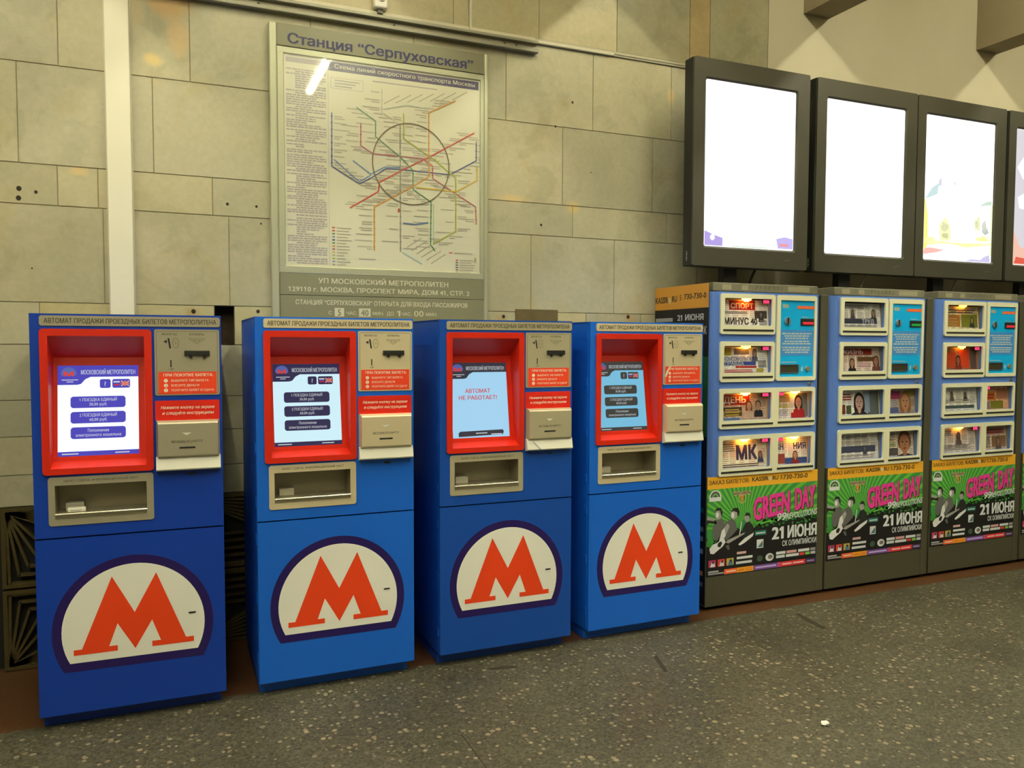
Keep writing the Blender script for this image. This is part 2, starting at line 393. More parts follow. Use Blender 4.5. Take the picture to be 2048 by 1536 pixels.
    for q in ([(x0, WY, z0), (x0, yb, z0), (x0, yb, z1), (x0, WY, z1)], [(x1, yb, z0), (x1, WY, z0), (x1, WY, z1), (x1, yb, z1)],
              [(x0, WY, z0), (x1, WY, z0), (x1, yb, z0), (x0, yb, z0)], [(x0, yb, z1), (x1, yb, z1), (x1, WY, z1), (x0, WY, z1)]): wl.face(q, brk)
    # plaster to the right, recessed base behind the grilles
    wl.face([(4.54, WY, 0), (13, WY, 0), (13, WY, 5), (4.54, WY, 5)], M_PLASTER)
    wl.face([(-5, .86, 0), (4.54, .86, 0), (4.54, .86, .845), (-5, .86, .845)], M_BLACK)
    wl.face([(-5, .86, .845), (4.54, .86, .845), (4.54, WY, .845), (-5, WY, .845)], M_BLACK)
    structure(wl.build('wall_back'))
    c = MB(); c.face([(-5, -9, 5), (-5, .9, 5), (13, .9, 5), (13, -9, 5)], M_CEIL); structure(c.build('ceiling'))
    s = MB(); s.face([(-5, -9, 0), (-5, .9, 0), (-5, .9, 5), (-5, -9, 5)], M_HALL); structure(s.build('wall_left'))
    s = MB(); s.face([(13, -9, 0), (13, -9, 5), (13, .9, 5), (13, .9, 0)], M_HALL); structure(s.build('wall_right'))
    s = MB(); s.face([(-5, -9, 0), (-5, -9, 5), (13, -9, 5), (13, -9, 0)], M_HALL); structure(s.build('wall_front'))
    for k in range(8):
        x = -2.46+1.83*k
        structure(MB().box(x, -8.99, 4.10, x+.24, WY-.001, 4.999, M_BEAM).build('ceiling_beam'))
    t = MB(); pale = mat('pale moulding', (.66, .62, .50), .6)
    t.box(2.69, WY-.022, 3.566, 3.255, WY, 3.584, pale, .003); t.box(3.255, WY-.010, 3.566, 4.54, WY, 3.578, mat('worn moulding', (.36, .34, .27), .8), .002)
    t.box(-5, WY-.012, 3.568, 2.69, WY, 3.60, pale, .002)
    t.box(2.69, WY-.004, 3.584, 4.54, WY, 3.60, mat('joint mortar', (.50, .47, .37), .9))
    structure(t.build('trim_1'))
build_room()

# ------------------------------------------------------------------ ceiling lamps (each carries its own light)
def build_lamps():
    em = mat('fluorescent tube', (.9, .9, .85), .4, em=TUBE_COLOR, es=TUBE_POWER); wh = mat('lamp housing', (.7, .68, .6), .5)
    first = None
    for bx in range(6):
        for by, y in enumerate((-.95, -2.50, -4.05, -5.60)):
            x = -1.50+1.83*bx
            if by >= 2 and (bx == 3 or (bx == 2 and by == 3)): continue      # fittings without a working tube
            if first is None:
                r = thing('fluorescent_lamp', '', 'lamp', (x, y, 4.995))
                MB().box(-.06, -.64, -.19, .06, .64, -.001, wh, .01).build('housing', r)
                t = MB(); t.cyl((0, -.62, -.255), (0, .62, -.255), .040, em, 10); t.build('tube', r)
                e = MB(); e.box(-.025, -.64, -.285, .025, -.62, -.18, wh); e.build('lamp_holder', r); e = MB(); e.box(-.025, .62, -.285, .025, .64, -.18, wh); e.build('lamp_holder', r)
                first = r
            else:
                r = first.copy(); COL.objects.link(r); r.location = (x, y, 4.995)
                for ch in list(first.children):
                    c = ch.copy(); COL.objects.link(c); c.parent = r
            r['label'] = 'bare fluorescent tube in a white ceiling fitting between the beams'; r['group'] = 'ceiling tubes of the hall'; r['category'] = 'lamp'
build_lamps()

# ------------------------------------------------------------------ wall fittings
def build_wall_fittings():
    ivory = mat('ivory painted metal', (.86, .83, .70), .4)
    r = thing('wall_duct', 'wide ivory vertical cable duct running up the marble wall behind the leftmost ticket machine', 'duct', (.32, WY, .85))
    MB().box(.262, WY-.05, .85, .376, WY, 4.9, ivory, .004).build('cover', r, (.32, WY, .85))
    m = MB()
    m.box(.255, WY-.014, .85, .262, WY, 4.9, mat('duct lip', (.55, .52, .42), .5)); m.box(.376, WY-.014, .85, .383, WY, 4.9, mat('duct lip', (.55, .52, .42), .5))
    m.build('base_flange', r, (.32, WY, .85))
    # cable rail above the board
    al = mat('grey cable rail', (.27, .26, .20), .45, .3); dk = mat('dark rail lip', (.10, .095, .075), .5, .2); lt = mat('light rail web', (.42, .40, .32), .5, .2)
    r = thing('cable_rail', 'long grey metal cable rail with two lips above the station board', 'rail', (0, WY, 3.50))
    b = MB(); b.box(-5, WY-.014, 3.505, 2.70, WY-.001, 3.568, lt, .001); b.build('web', r, (0, WY, 3.5))
    b = MB(); b.box(-5, WY-.045, 3.552, 2.70, WY-.012, 3.570, al, .003); b.build('lip', r, (0, WY, 3.5))
    b = MB(); b.box(-5, WY-.045, 3.498, 2.70, WY-.012, 3.520, al, .003); b.build('lip', r, (0, WY, 3.5))
    b = MB()
    for x in (1.02, 1.78, 2.48, 2.56): b.cyl((x, WY-.026, 3.536), (x, WY-.012, 3.536), .007, dk, 8)
    b.build('bolt', r, (0, WY, 3.5))
    # small white box with a lens
    r = thing('call_box', 'small white box with a round lens on the wall above the cable rail', 'box', (1.695, WY, 3.61))
    o = (1.695, WY, 3.61)
    MB().box(1.655, WY-.05, 3.607, 1.735, WY-.001, 3.76, mat('white plastic', (.80, .78, .70), .4), .012, 3).build('case', r, o)
    b = MB(); b.cyl((1.697, WY-.056, 3.665), (1.697, WY-.049, 3.665), .021, mat('grey lens ring', (.45, .43, .36), .4), 18); b.cyl((1.700, WY-.059, 3.665), (1.700, WY-.055, 3.665), .010, mat('pink lens', (.55, .30, .24), .3), 14); b.build('lens', r, o)
    MB().box(1.68, WY-.03, 3.585, 1.71, WY-.001, 3.607, dk).build('cable_stub', r, o)
    MB().cyl((2.257, WY-.010, 3.575), (2.257, WY-.010, 4.9), .010, mat('white conduit', (.66, .63, .52), .5), 10).build('wall_conduit')
    tag(bpy.data.objects['wall_conduit'], 'thin pale vertical conduit dropping from above to the cable rail', 'pipe')
    p = MB(); p.box(2.562, WY-.006, 1.60, 2.862, WY-.0005, 1.897, mat('rusty brown plate', (.14, .105, .045), .6, .2, noise=.35, nscale=14, bump=.2), .001)
    tag(p.build('cover_plate'), 'rusty brown square plate on the wall above third ticket machine', 'plate')
    # vent grilles low on the wall
    br = mat('tarnished bronze', (.115, .090, .034), .5, .55, noise=.3, nscale=20)
    spots = [(-.26, .424, 'upper bronze vent grille with fan of ribs left of leftmost ticket machine', 1), (-.26, .0, 'lower bronze vent grille with fan of ribs left of leftmost ticket machine', 0),
             (.60, .424, 'upper bronze vent grille in the gap between first and second ticket machines', 1), (.60, .0, 'lower bronze vent grille in the gap between first and second ticket machines', 0)]
    for x, z, lab, up in spots:
        r = thing('vent_grille', lab, 'grille', (x+.21, WY, z), 0, 'bronze grilles along the wall foot')
        o = (x+.21, WY, z); s = .418; F = Fr((x, WY, z)); fl = lambda q: [(a*s, (b if up else 1-b)*s) for a, b in q]
        e = .022
        MB().plate(F, rc(0.002, .004, s, s-.002), -.055, 0, br, [rc(e, e, s-e, s-e)]).build('frame', r, o)
        m = MB()
        def rib(q):
            q = fl(q)
            for a, b in zip(q, q[1:]):
                dx, dy = b[0]-a[0], b[1]-a[1]; l = math.hypot(dx, dy); dx /= l; dy /= l; wd = .0065
                pts = [(a[0]+dy*wd, a[1]-dx*wd), (b[0]+dy*wd+dx*.004, b[1]-dx*wd+dy*.004), (b[0]-dy*wd+dx*.004, b[1]+dx*wd+dy*.004), (a[0]-dy*wd, a[1]+dx*wd)]
                m.plate(F, pts, -.04, -.004, br)
        for k in range(5):
            t = .06+.10*k; rib([(.06, .94), (t+.02, t), (.96, t)])
        for k in range(6): rib([(.06, .94), (.96, .52+.075*k)])
        m.build('ribs', r, o)
        MB().plate(F, rc(e, e, s-e, s-e), -.058, -.05, M_BLACK).build('backing', r, o)
build_wall_fittings()

# ------------------------------------------------------------------ station board
def build_board():
    o = (1.713, WY, 1.72); r = thing('station_board', 'tall framed station map board hanging on the marble wall', 'board', o)
    al = mat('champagne aluminium', (.48, .49, .36), .35, .3); olive = mat('olive panel', (.225, .220, .140), .38)
    fr = MB()
    # rounded left and right posts, cross bars
    for x0, x1 in ((1.068, 1.112), (2.334, 2.362)):
        fr.box(x0, WY-.045, 1.72, x1, WY-.001, 3.442, al, .010, 3)
    fr.box(1.105, WY-.034, 2.072, 2.340, WY-.001, 2.112, al, .003); fr.box(1.105, WY-.034, 3.282, 2.340, WY-.001, 3.318, al, .003)
    fr.box(1.112, WY-.036, 2.11, 1.147, WY-.001, 3.285, al, .003); fr.box(2.312, WY-.036, 2.11, 2.336, WY-.001, 3.285, al, .003)
    fr.build('frame', r, o)
    F = Fr((0, WY-.040, 0)); navy = mat('navy lettering', (.030, .028, .11), .5)
    h = MB(); h.box(1.112, WY-.040, 3.318, 2.338, WY-.001, 3.440, olive, .002)
    h.text(F, 'Станция “Серпуховская”', 1.171, 3.337, .055, navy, .001, width=1.089, bold=.030); h.build('header_panel', r, o)
    cream = mat('cream lettering', (.62, .59, .44), .5)
    F = Fr((0, WY-.034, 0))
    a = MB(); a.box(1.114, WY-.034, 1.950, 2.345, WY-.001, 2.071, olive, .001)
    a.text(F, 'УП МОСКОВСКИЙ МЕТРОПОЛИТЕН', 1.327, 2.019, .0285, cream, .001, width=.776, bold=.022)
    a.text(F, '129110 г. МОСКВА, ПРОСПЕКТ МИРА, ДОМ 41, СТР. 2', 1.161, 1.970, .027, cream, .001, width=1.079, bold=.022); a.build('address_panel', r, o)
    a = MB(); a.box(1.114, WY-.034, 1.722, 2.345, WY-.001, 1.947, olive, .001)
    a.text(F, 'СТАНЦИЯ “СЕРПУХОВСКАЯ” ОТКРЫТА ДЛЯ ВХОДА ПАССАЖИРОВ', 1.199, 1.897, .026, cream, .001, width=1.028, bold=.024)
    for x0, x1, t in ((1.417, 1.471, '5'), (1.557, 1.626, '40')):
        a.flat(F, rc(x0, 1.831, x1, 1.880), .001, cream); a.text(F, t, (x0+x1)/2, 1.837, .037, olive, .0018, al='c', bold=.03)
    for t, x, z, hh, wd in (('с', 1.382, 1.842, .020, .017), ('час.', 1.484, 1.842, .020, .062), ('мин.', 1.638, 1.842, .020, .066), ('до', 1.722, 1.842, .022, .042), ('1', 1.783, 1.838, .034, .020),
                            ('час.', 1.812, 1.842, .020, .060), ('00', 1.889, 1.838, .036, .058), ('мин.', 1.962, 1.842, .020, .070)):
        a.text(F, t.upper(), x, z, hh, cream, .001, width=wd, bold=.012)
    a.build('hours_panel', r, o)
    # the map sheet
    m = MB(); m.box(1.147, WY-.024, 2.112, 2.312, WY-.002, 3.283, mat('map paper', (.82, .80, .66), .6)); F = Fr((0, WY-.024, 0)); h = .0006
    inkn = mat('map navy', (.05, .045, .16), .5); grey = mat('map station names', (.50, .47, .39), .6); vio = mat('map small print', (.46, .42, .45), .6)
    m.flat(F, rc(1.393, 3.222, 2.303, 3.272), h, inkn); m.text(F, 'Схема линий скоростного транспорта Москвы', 1.429, 3.238, .024, mat('map white', (.8, .78, .66), .6), h*2, width=.85, bold=.012)
    m.flat(F, rc(1.160, 3.240, 1.385, 3.268), h, vio); m.flat(F, rc(1.3915, 2.12, 1.393, 3.27), h, vio)
    R = random.Random(3); z = 3.20
    while z > 2.125:
        heading = R.random() < .16; x0 = 1.160+(0 if R.random() < .6 else .05)
        x1 = 1.38 if R.random() < .55 else R.uniform(1.25, 1.37)
        x = x0
        while x < x1:
            l = R.uniform(.012, .04); m.flat(F, rc(x, z, min(x1, x+l), z+(.0090 if heading else .0078)), h, vio); x += l+.004
        z -= .0125 if not heading else .017
    m.line(F, [(1.408, 3.185), (1.592, 3.185), (1.592, 3.126), (1.408, 3.126)], .002, h, vio, True)
    for k, q in enumerate((3.168, 3.152, 3.136)): m.flat(F, rc(1.43, q, 1.57-.02*k, q+.006), h, vio)
    m.flat(F, rc(1.647, 3.190, 2.04, 3.197), h, vio)
    lift = [0]
    def dash(x, z, l, rot=0, right=True):
        lift[0] = (lift[0]+1) % 40
        c, s = math.cos(rot), math.sin(rot); q = [(0, 0), (l, 0), (l, .006), (0, .006)]
        if not right: q = [(-a, b) for a, b in q]
        m.flat(F, [(x+a*c-b*s, z+a*s+b*c) for a, b in q], h*1.2+lift[0]*.00003, grey)
    nroute = [0]
    def route(pts, colr, wd=.006, names=1, tick=True):
        mt = mat('route %.2f %.2f %.2f' % colr, colr, .6); nroute[0] += 1; h2 = .0021+.00012*nroute[0]; m.line(F, pts, wd, h2, mt); k = 0
        for a, b in zip(pts, pts[1:]):
            d = math.hypot(b[0]-a[0], b[1]-a[1]); n = int(d/.036)
            for i in range(n):
                t = (i+.5)/n; x = a[0]+(b[0]-a[0])*t; y = a[1]+(b[1]-a[1])*t; k += 1
                if tick: m.flat(F, rc(x-.006, y-.002, x+.006, y+.003), h2+.00005, mt)
                if names: 
                    side = k % 2 == 0 if names == 2 else (names == 1)
                    dash(x+(.014 if side else -.014), y-.003, R.uniform(.045, .10), 0, side)
                    if R.random() < .4: dash(x+(.014 if side else -.014), y-.015, R.uniform(.03, .07), 0, side)
    blue = (.06, .09, .33)
    route([(1.411, 2.986), (1.409, 2.686), (1.568, 2.598), (1.647, 2.645), (1.724, 2.699), (1.805, 2.702), (2.103, 2.697), (2.133, 2.706), (2.288, 2.796), (2.288, 2.909)], blue, .006, 1)
    route([(1.424, 2.724), (1.565, 2.611), (1.634, 2.654)], (.16, .30, .62), .005, 0); route([(1.532, 2.727), (1.634, 2.66), (1.717, 2.708), (1.805, 2.713)], (.16, .30, .62), .006, 0)
    route([(2.273, 2.961), (1.993, 2.793), (1.812, 2.693), (1.685, 2.617), (1.678, 2.563), (1.513, 2.458)], (.62, .08, .05), .008, 2)
    route([(1.577, 2.945), (1.576, 2.818), (1.648, 2.778), (1.798, 2.778), (1.942, 2.778), (2.007, 2.741), (2.011, 2.665), (2.284, 2.516), (2.288, 2.41)], (.50, .10, .16), .006, 3)
    route([(1.554, 3.032), (1.663, 2.967), (1.663, 2.877), (1.813, 2.773), (1.887, 2.703), (1.887, 2.592), (1.999, 2.525), (1.995, 2.273), (2.021, 2.236)], (.10, .30, .15), .006, 3)
    route([(1.831, 3.027), (1.831, 2.884), (2.029, 2.772), (2.118, 2.705), (2.155, 2.684), (2.155, 2.359), (2.013, 2.277)], (.45, .52, .06), .007, 2)
    route([(2.152, 3.14), (1.986, 3.051), (1.985, 2.772), (1.989, 2.677), (1.883, 2.606), (1.653, 2.473), (1.652, 2.221)], (.72, .32, .05), .007, 3)
    route([(1.905, 2.604), (2.159, 2.599), (2.292, 2.677), (2.292, 2.759)], (.74, .52, .06), .007, 0)
    route([(1.81, 2.96), (1.81, 2.222)], (.34, .32, .28), .006, 2); route([(1.702, 3.156), (1.701, 3.022), (1.81, 2.96)], (.55, .52, .44), .004, 3)
    route([(1.712, 3.04), (1.849, 3.08), (1.979, 3.074)], (.48, .60, .56), .004, 0); route([(1.824, 2.216), (1.94, 2.155)], (.40, .58, .66), .006, 0, False)
    route([(1.829, 2.389), (1.9, 2.386), (1.977, 2.401)], (.10, .20, .50), .007, 0); route([(2.014, 2.512), (2.013, 2.281)], (.40, .60, .52), .004, 0, False)
    ring = el(1.878, 2.738, .234, .237, 64); m.line(F, ring, .006, .0040, mat('ring route', (.20, .14, .08), .6), True)
    for k in range(7):
        x, z = 1.716+.07*k, 3.07+.012*k; dash(x, z, .11, .55)
    for k in range(6): dash(1.850+.030*k, 2.245-.018*k, .11, .58)
    m.flat(F, [(1.794, 2.452), (1.802, 2.450), (1.806, 2.472), (1.797, 2.474)], h*4, mat('red marker', (.62, .02, .03), .5))
    cols = [(.6, .08, .05), (.6, .08, .05), (.1, .3, .15), (.16, .3, .62), (.06, .09, .33), (.1, .3, .15), (.72, .32, .05), (.5, .1, .16), (.74, .52, .06), (.45, .52, .3), (.45, .52, .06), (.16, .3, .62), (.34, .32, .28)]
    for k, c in enumerate(cols):
        z = 2.335-.0175*k; m.flat(F, rc(1.408, z, 1.424, z+.008), h, mat('route %.2f %.2f %.2f' % c, c, .6)); dash(1.434, z, R.uniform(.04, .1))
    for k in range(6):
        z = 2.182-.0145*k; m.flat(F, rc(2.155, z, 2.17, z+.006), h, mat('red marker', (.62, .02, .03), .5) if k in (0, 5) else inkn); dash(2.18, z, R.uniform(.05, .10))
    m.flat(F, rc(2.112, 2.225, 2.135, 2.231), h, mat('red marker', (.62, .02, .03), .5)); dash(2.145, 2.225, .12); dash(1.56, 2.165, .1)
    m.flat(F, el(2.282, 2.19, .008, .018, 10), h*2, mat('glue spot', (.50, .44, .24), .6))
    m.build('map_sheet', r, o)
    MB().box(1.148, WY-.0325, 2.113, 2.311, WY-.0290, 3.282, glass_mat('map glass', haze=.09)).build('glass_pane', r, o)
build_board()

# ------------------------------------------------------------------ ticket machines
W, D, H = .757, .72, 1.80
MG_RED = mat('sticker red', A(228, 66, 30), .4)
def emblem_pts(c, ry, k): pass
def ticket_machine(idx, x, dy, ya, label, blue, st, scr):
    org = (W/2, D/2, 0); c, s = math.cos(ya), math.sin(ya)
    r = thing('ticket_machine', label, 'ticket machine', (x+c*W/2-s*D/2, dy+s*W/2+c*D/2, 0), ya, 'blue ticket machines standing along the wall')
    F = Fr((0, 0, 0)); bl = blue; dk = mat('machine shadow gap', (.004, .008, .02), .7)
    mk = lambda m, n, p=r: m.build(n, p, org)
    b = MB()
    b.box(0.0, .022, .055, .014, D, H, bl, .002); b.box(W-.014, .022, .055, W, D, H, bl, .002); b.box(.0, .022, H-.014, W, D, H, bl, .002); b.box(.0, D-.014, .055, W, D, H, bl, .002); b.box(.0, .022, .055, W, D, .07, bl, .002)
    b.box(.014, .20, .07, W-.014, .21, H-.014, M_BLACK)
    mk(b, 'cabinet')
    mk(MB().box(.008, .068, 0, W-.02, D-.02, .056, blue, .002), 'plinth')
    bz_out, bz_in = rr(.037, 1.113, .468, 1.735, .014), rc(.067, 1.139, .438, 1.705)
    tw = rc(.080, .942, .437, 1.066)
    P = Fr((0, .020, 0))
    u = MB(); u.plate(P, rc(.001, .842, W-.001, H-.001), -.0, .020, bl, [rc(.066, 1.138, .439, 1.706), rc(.079, .941, .438, 1.067)])
    mk(u, 'upper_door')
    l = MB(); l.plate(P, rc(.001, .066, W-.001, .835), 0, .020, bl); l.flat(Fr((0, .001, 0)), rc(.001, .8335, W-.001, .835), .0012, bl)
    mk(l, 'lower_door')
    mk(MB().box(.004, .016, .833, W-.004, .022, .845, dk), 'door_gap')
    for z in (1.72, 1.468, 1.188, .93, .75, .47, .18):
        mk(MB().cyl((.0005, .030, z-.022), (.0005, .030, z+.022), .0042, bl, 10).box(-.0025, .03, z-.02, .001, .06, z+.02, bl), 'hinge')
    # emblem
    e = MB(); nv = mat('emblem navy', (.018, .008, .12), .35); wh = mat('emblem white', (.87, .88, .86), .4); rd = mat('emblem red', (.86, .062, .012), .4)
    def dome(cx, cy, rx, ryt, zb):
        out = []; n = 48
        a_lo = math.asin((zb-cy)/ryt)
        for i in range(n+1):
            a = a_lo+(math.pi-2*a_lo)*i/n; out.append((cx+rx*math.cos(a), cy+ryt*math.sin(a)))
        return out
    outer = dome(.379, .415, .325, .326, .249); inner = dome(.379, .415, .288, .288, .286)
    e.plate(F, outer, 0, .0008, nv); e.plate(F, inner, .0008, .0014, wh)
    Mp = [(.136, .320), (.308, .320), (.308, .344), (.274, .344), (.309, .442), (.3785, .321), (.448, .442), (.483, .344), (.447, .344), (.447, .320), (.620, .320), (.620, .344), (.587, .344), (.468, .653), (.3785, .484), (.290, .653), (.168, .344), (.136, .344)]
    e.plate(F, Mp, .0014, .002, rd)
    mk(e, 'emblem'); mk(MB().plate(F, rr(.600, .4495, .630, .4565, .002), .0012, .003, M_BLACK), 'door_lock')
    # name plate
    n = MB(); n.plate(F, rr(.038, 1.748, .752, 1.791, .010), 0, .003, st); tx = mat('etched dark lettering', (.075, .062, .042), .6)
    n.text(F, 'АВТОМАТ ПРОДАЖИ ПРОЕЗДНЫХ БИЛЕТОВ МЕТРОПОЛИТЕНА', .056, 1.7595, .0205, tx, .0036, width=.680, bold=.022); mk(n, 'name_plate')
    # red bezel with its sloping recess
    red = mat('bezel red', (.64, .018, .003), .42)
    z = MB(); z.plate(F, bz_out, 0, .010, red, [bz_in])
    pr = [(1.705, -.010), (1.612, .109), (1.576, .104), (1.184, .044), (1.163, .041), (1.139, -.010)]     # z, depth
    xl, xr_ = [.067, .072, .074, .072, .071, .067], [.438, .434, .432, .434, .435, .438]
    for i in range(5):
        if i == 2:      # leave the screen opening, side strips only
            za, ya_ = pr[2]; zb, yb = pr[3]
            z.face([(xl[3], yb, zb), (.088, yb, zb), (.088, ya_, za), (xl[2], ya_, za)], red); z.face([(.407, yb, zb), (xr_[3], yb, zb), (xr_[2], ya_, za), (.407, ya_, za)], red)
        else: z.face([(xl[i+1], pr[i+1][1], pr[i+1][0]), (xr_[i+1], pr[i+1][1], pr[i+1][0]), (xr_[i], pr[i][1], pr[i][0]), (xl[i], pr[i][1], pr[i][0])], red)
    z.face([(xl[i], pr[i][1], pr[i][0]) for i in range(6)], red); z.face([(xr_[i], pr[i][1], pr[i][0]) for i in range(5, -1, -1)], red)
    bez = mk(z, 'screen_bezel')
    # screen
    v = Vector((0, .060, .392)); ln = v.length; v.normalize(); SF = Fr((.088, .0455, 1.184), (1, 0, 0), v); sw, sh = .319, ln
    q = MB(); bg = glow(*scr['bg'], scr['s']); q.flat(SF, rc(0, 0, sw, sh), 0, bg)
    dark = glow(*scr['dark'], scr['s']*.8); wt = glow(225, 230, 235, scr['s']*.7); T = lambda a, t: (a*sw, (1-t)*sh)
    hh = .0006
    q.flat(SF, [T(0, 0), T(1, 0), T(1, .128), T(.40, .128), T(.335, .155), T(.285, .205), T(.24, .215), T(0, .215)], hh, dark)
    q.flat(SF, el(.135*sw, (1-.085)*sh, .030, .026, 20, -25, 205), hh*2, glow(90, 110, 190, scr['s']*.7)); q.text(SF, 'М', .135*sw, (1-.118)*sh, .020, glow(225, 60, 50, scr['s']*.8), hh*3, al='c', width=.036, bold=.04)
    q.text(SF, 'МОСКОВСКИЙ МЕТРОПОЛИТЕН', .285*sw, (1-.100)*sh, .0195, wt, hh*3, width=.675*sw, bold=.012)
    for k in range(2): q.flat(SF, rc((.05+.06*k)*sw, (1-.165-.022*k)*sh, (.25-.06*k)*sw, (1-.156-.022*k)*sh), hh*3, wt)
    if scr['menu']:
        q.flat(SF, rr(.515*sw, (1-.255)*sh, .650*sw, (1-.155)*sh, .008), hh, dark); q.text(SF, '?', .582*sw, (1-.232)*sh, .020, wt, hh*3, al='c', bold=.02)
        q.flat(SF, rr(.670*sw, (1-.255)*sh, .895*sw, (1-.155)*sh, .008), hh, dark)
        for k, cc in enumerate(((235, 235, 235), (60, 70, 190), (215, 40, 60))): q.flat(SF, rc(.685*sw, (1-.180-.016*k)*sh-.006, .765*sw, (1-.180-.016*k)*sh), hh*2, glow(*cc, scr['s']*.7))
        fx0, fx1, fz0, fz1 = .785*sw, .880*sw, (1-.232)*sh, (1-.180)*sh
        q.flat(SF, rc(fx0, fz0, fx1, fz1), hh*2, glow(70, 70, 150, scr['s']*.7)); q.line(SF, [(fx0, fz0), (fx1, fz1)], .005, hh*3, glow(225, 170, 150, scr['s']*.8)); q.line(SF, [(fx0, fz1), (fx1, fz0)], .005, hh*3, glow(225, 170, 150, scr['s']*.8))
        q.line(SF, [((fx0+fx1)/2, fz0), ((fx0+fx1)/2, fz1)], .006, hh*4, glow(230, 110, 90, scr['s']*.8)); q.line(SF, [(fx0, (fz0+fz1)/2), (fx1, (fz0+fz1)/2)], .006, hh*4, glow(230, 110, 90, scr['s']*.8))
        for k, (a, b_) in enumerate((('1 ПОЕЗДКА ЕДИНЫЙ', '30,00 руб.'), ('2 ПОЕЗДКИ ЕДИНЫЙ', '60,00 руб.'), ('Пополнение', 'электронного кошелька'))):
            t0 = .345+.170*k; q.flat(SF, rr(.155*sw, (1-t0-.128)*sh, .835*sw, (1-t0)*sh, .012), hh, dark)
            q.text(SF, a, .495*sw, (1-t0-.054)*sh, .0135, wt, hh*3, al='c', width=sw*(.26 if k == 2 else .46), bold=.006)
            q.text(SF, b_, .495*sw, (1-t0-.104)*sh, .0130, wt, hh*3, al='c', width=sw*(.56 if k == 2 else .22), bold=.006)
        q.flat(SF, rc(0, 0, sw, .05*sh), hh, dark); q.flat(SF, rc(.05*sw, .018*sh, .25*sw, .030*sh), hh*3, wt); q.flat(SF, rc(.70*sw, .018*sh, .88*sw, .030*sh), hh*3, wt)
    else:
        rdm = glow(205, 62, 62, scr['s']*.95)
        q.text(SF, 'АВТОМАТ', .47*sw, (1-.405)*sh, .0215, rdm, hh*2, al='c', width=.44*sw, bold=.02); q.text(SF, 'НЕ РАБОТАЕТ!', .47*sw, (1-.495)*sh, .0215, rdm, hh*2, al='c', width=.67*sw, bold=.02)
        q.flat(SF, [T(.10, .985), T(.10, .935), T(.13, .915), T(.88, .905), T(.90, .93), T(.88, .97)], hh, dark); q.flat(SF, rc(.40*sw, .050*sh, .60*sw, .063*sh), hh*3, wt); q.flat(SF, rc(.67*sw, .032*sh, .86*sw, .045*sh), hh*3, wt)
    mk(q, 'screen', r)
    mk(MB().plate(SF, rc(-.004, -.004, sw+.004, sh+.004), -.03, -.004, M_BLACK), 'screen_housing')
    # payment panel
    p = MB(); p.plate(F, rr(.479, 1.443, .748, 1.736, .008), 0, .003, st); gt = mat('plate groove', (.14, .12, .08), .5)
    p.line(F, rr(.487, 1.451, .740, 1.728, .005), .0016, .0036, gt, True)
    p.text(F, 'МОНЕТЫ', .540, 1.7105, .009, tx, .0036, al='c', width=.060); p.text(F, 'КУПЮРЫ', .654, 1.7105, .009, tx, .0036, al='c', width=.060)
    p.line(F, [(.619, 1.695), (.689, 1.695), (.654, 1.672)], .0014, .0036, gt, True); p.line(F, [(.638, 1.689), (.670, 1.689), (.654, 1.679)], .0014, .0036, gt, True)
    p.line(F, el(.566, 1.676, .012, .022, 18), .0016, .0036, gt, True); p.text(F, '1', .566, 1.669, .013, gt, .0036, al='c')
    p.flat(F, [(.533, 1.697), (.540, 1.697), (.547, 1.652), (.540, 1.652)], .0037, M_BLACK); p.flat(F, [(.516, 1.682), (.530, 1.690), (.530, 1.674)], .0037, M_BLACK)
    p.flat(F, rc(.5425, 1.568, .5475, 1.600), .0037, M_BLACK); p.line(F, [(.535, 1.560), (.556, 1.562)], .002, .0037, gt); p.line(F, [(.545, 1.553), (.552, 1.560)], .002, .0037, gt)
    pay = mk(p, 'payment_panel')
    bm_ = MB(); bm_.box(.601, -.014, 1.620, .707, -.002, 1.642, M_BLACK, .002); bm_.box(.622, -.012, 1.609, .634, -.002, 1.621, M_BLACK, .002); bm_.box(.678, -.012, 1.609, .690, -.002, 1.621, M_BLACK, .002); mk(bm_, 'banknote_slot')
    cw = mat('sticker cream', A(240, 215, 170), .5)
    k_ = MB(); k_.plate(F, rc(.493, 1.449, .734, 1.548), .0032, .0042, MG_RED)
    k_.text(F, 'ПРИ ПОКУПКЕ БИЛЕТА:', .514, 1.5275, .0125, cw, .0050, width=.205, bold=.02)
    for i, t in enumerate(('ВЫБЕРИТЕ ТИП БИЛЕТА', 'ВНЕСИТЕ ДЕНЬГИ', 'ПОЛУЧИТЕ БИЛЕТ И СДАЧУ')):
        zz = 1.504-.0215*i; k_.flat(F, el(.523, zz+.005, .0085, .0085, 14), .0048, cw); k_.text(F, str(i+1), .523, zz+.001, .0085, MG_RED, .0054, al='c', bold=.02)
        k_.text(F, t, .545, zz, .0098, cw, .0050, width=(.155, .115, .178)[i], bold=.008)
    if idx == 3:     # torn corner of the sticker on the fourth machine
        torn = mat('torn sticker white', (.72, .70, .58), .7)
        k_.flat(F, [(.490, 1.492), (.499, 1.520), (.520, 1.551), (.531, 1.548), (.516, 1.528), (.507, 1.505), (.497, 1.486)], .0060, torn); k_.flat(F, [(.516, 1.548), (.530, 1.566), (.534, 1.563), (.523, 1.547)], .0060, torn)
    mk(k_, 'instruction_sticker')
    k2 = MB(); k2.plate(F, rr(.477, 1.331, .745, 1.420, .006), 0, .003, mat('label red', A(205, 32, 12), .42))
    k2.text(F, 'Нажмите кнопку на экране', .500, 1.3825, .0140, cw, .0036, width=.222, shear=.25, bold=.012); k2.text(F, 'и следуйте инструкциям', .506, 1.3575, .0140, cw, .0036, width=.212, shear=.25, bold=.012); mk(k2, 'notice_plate')
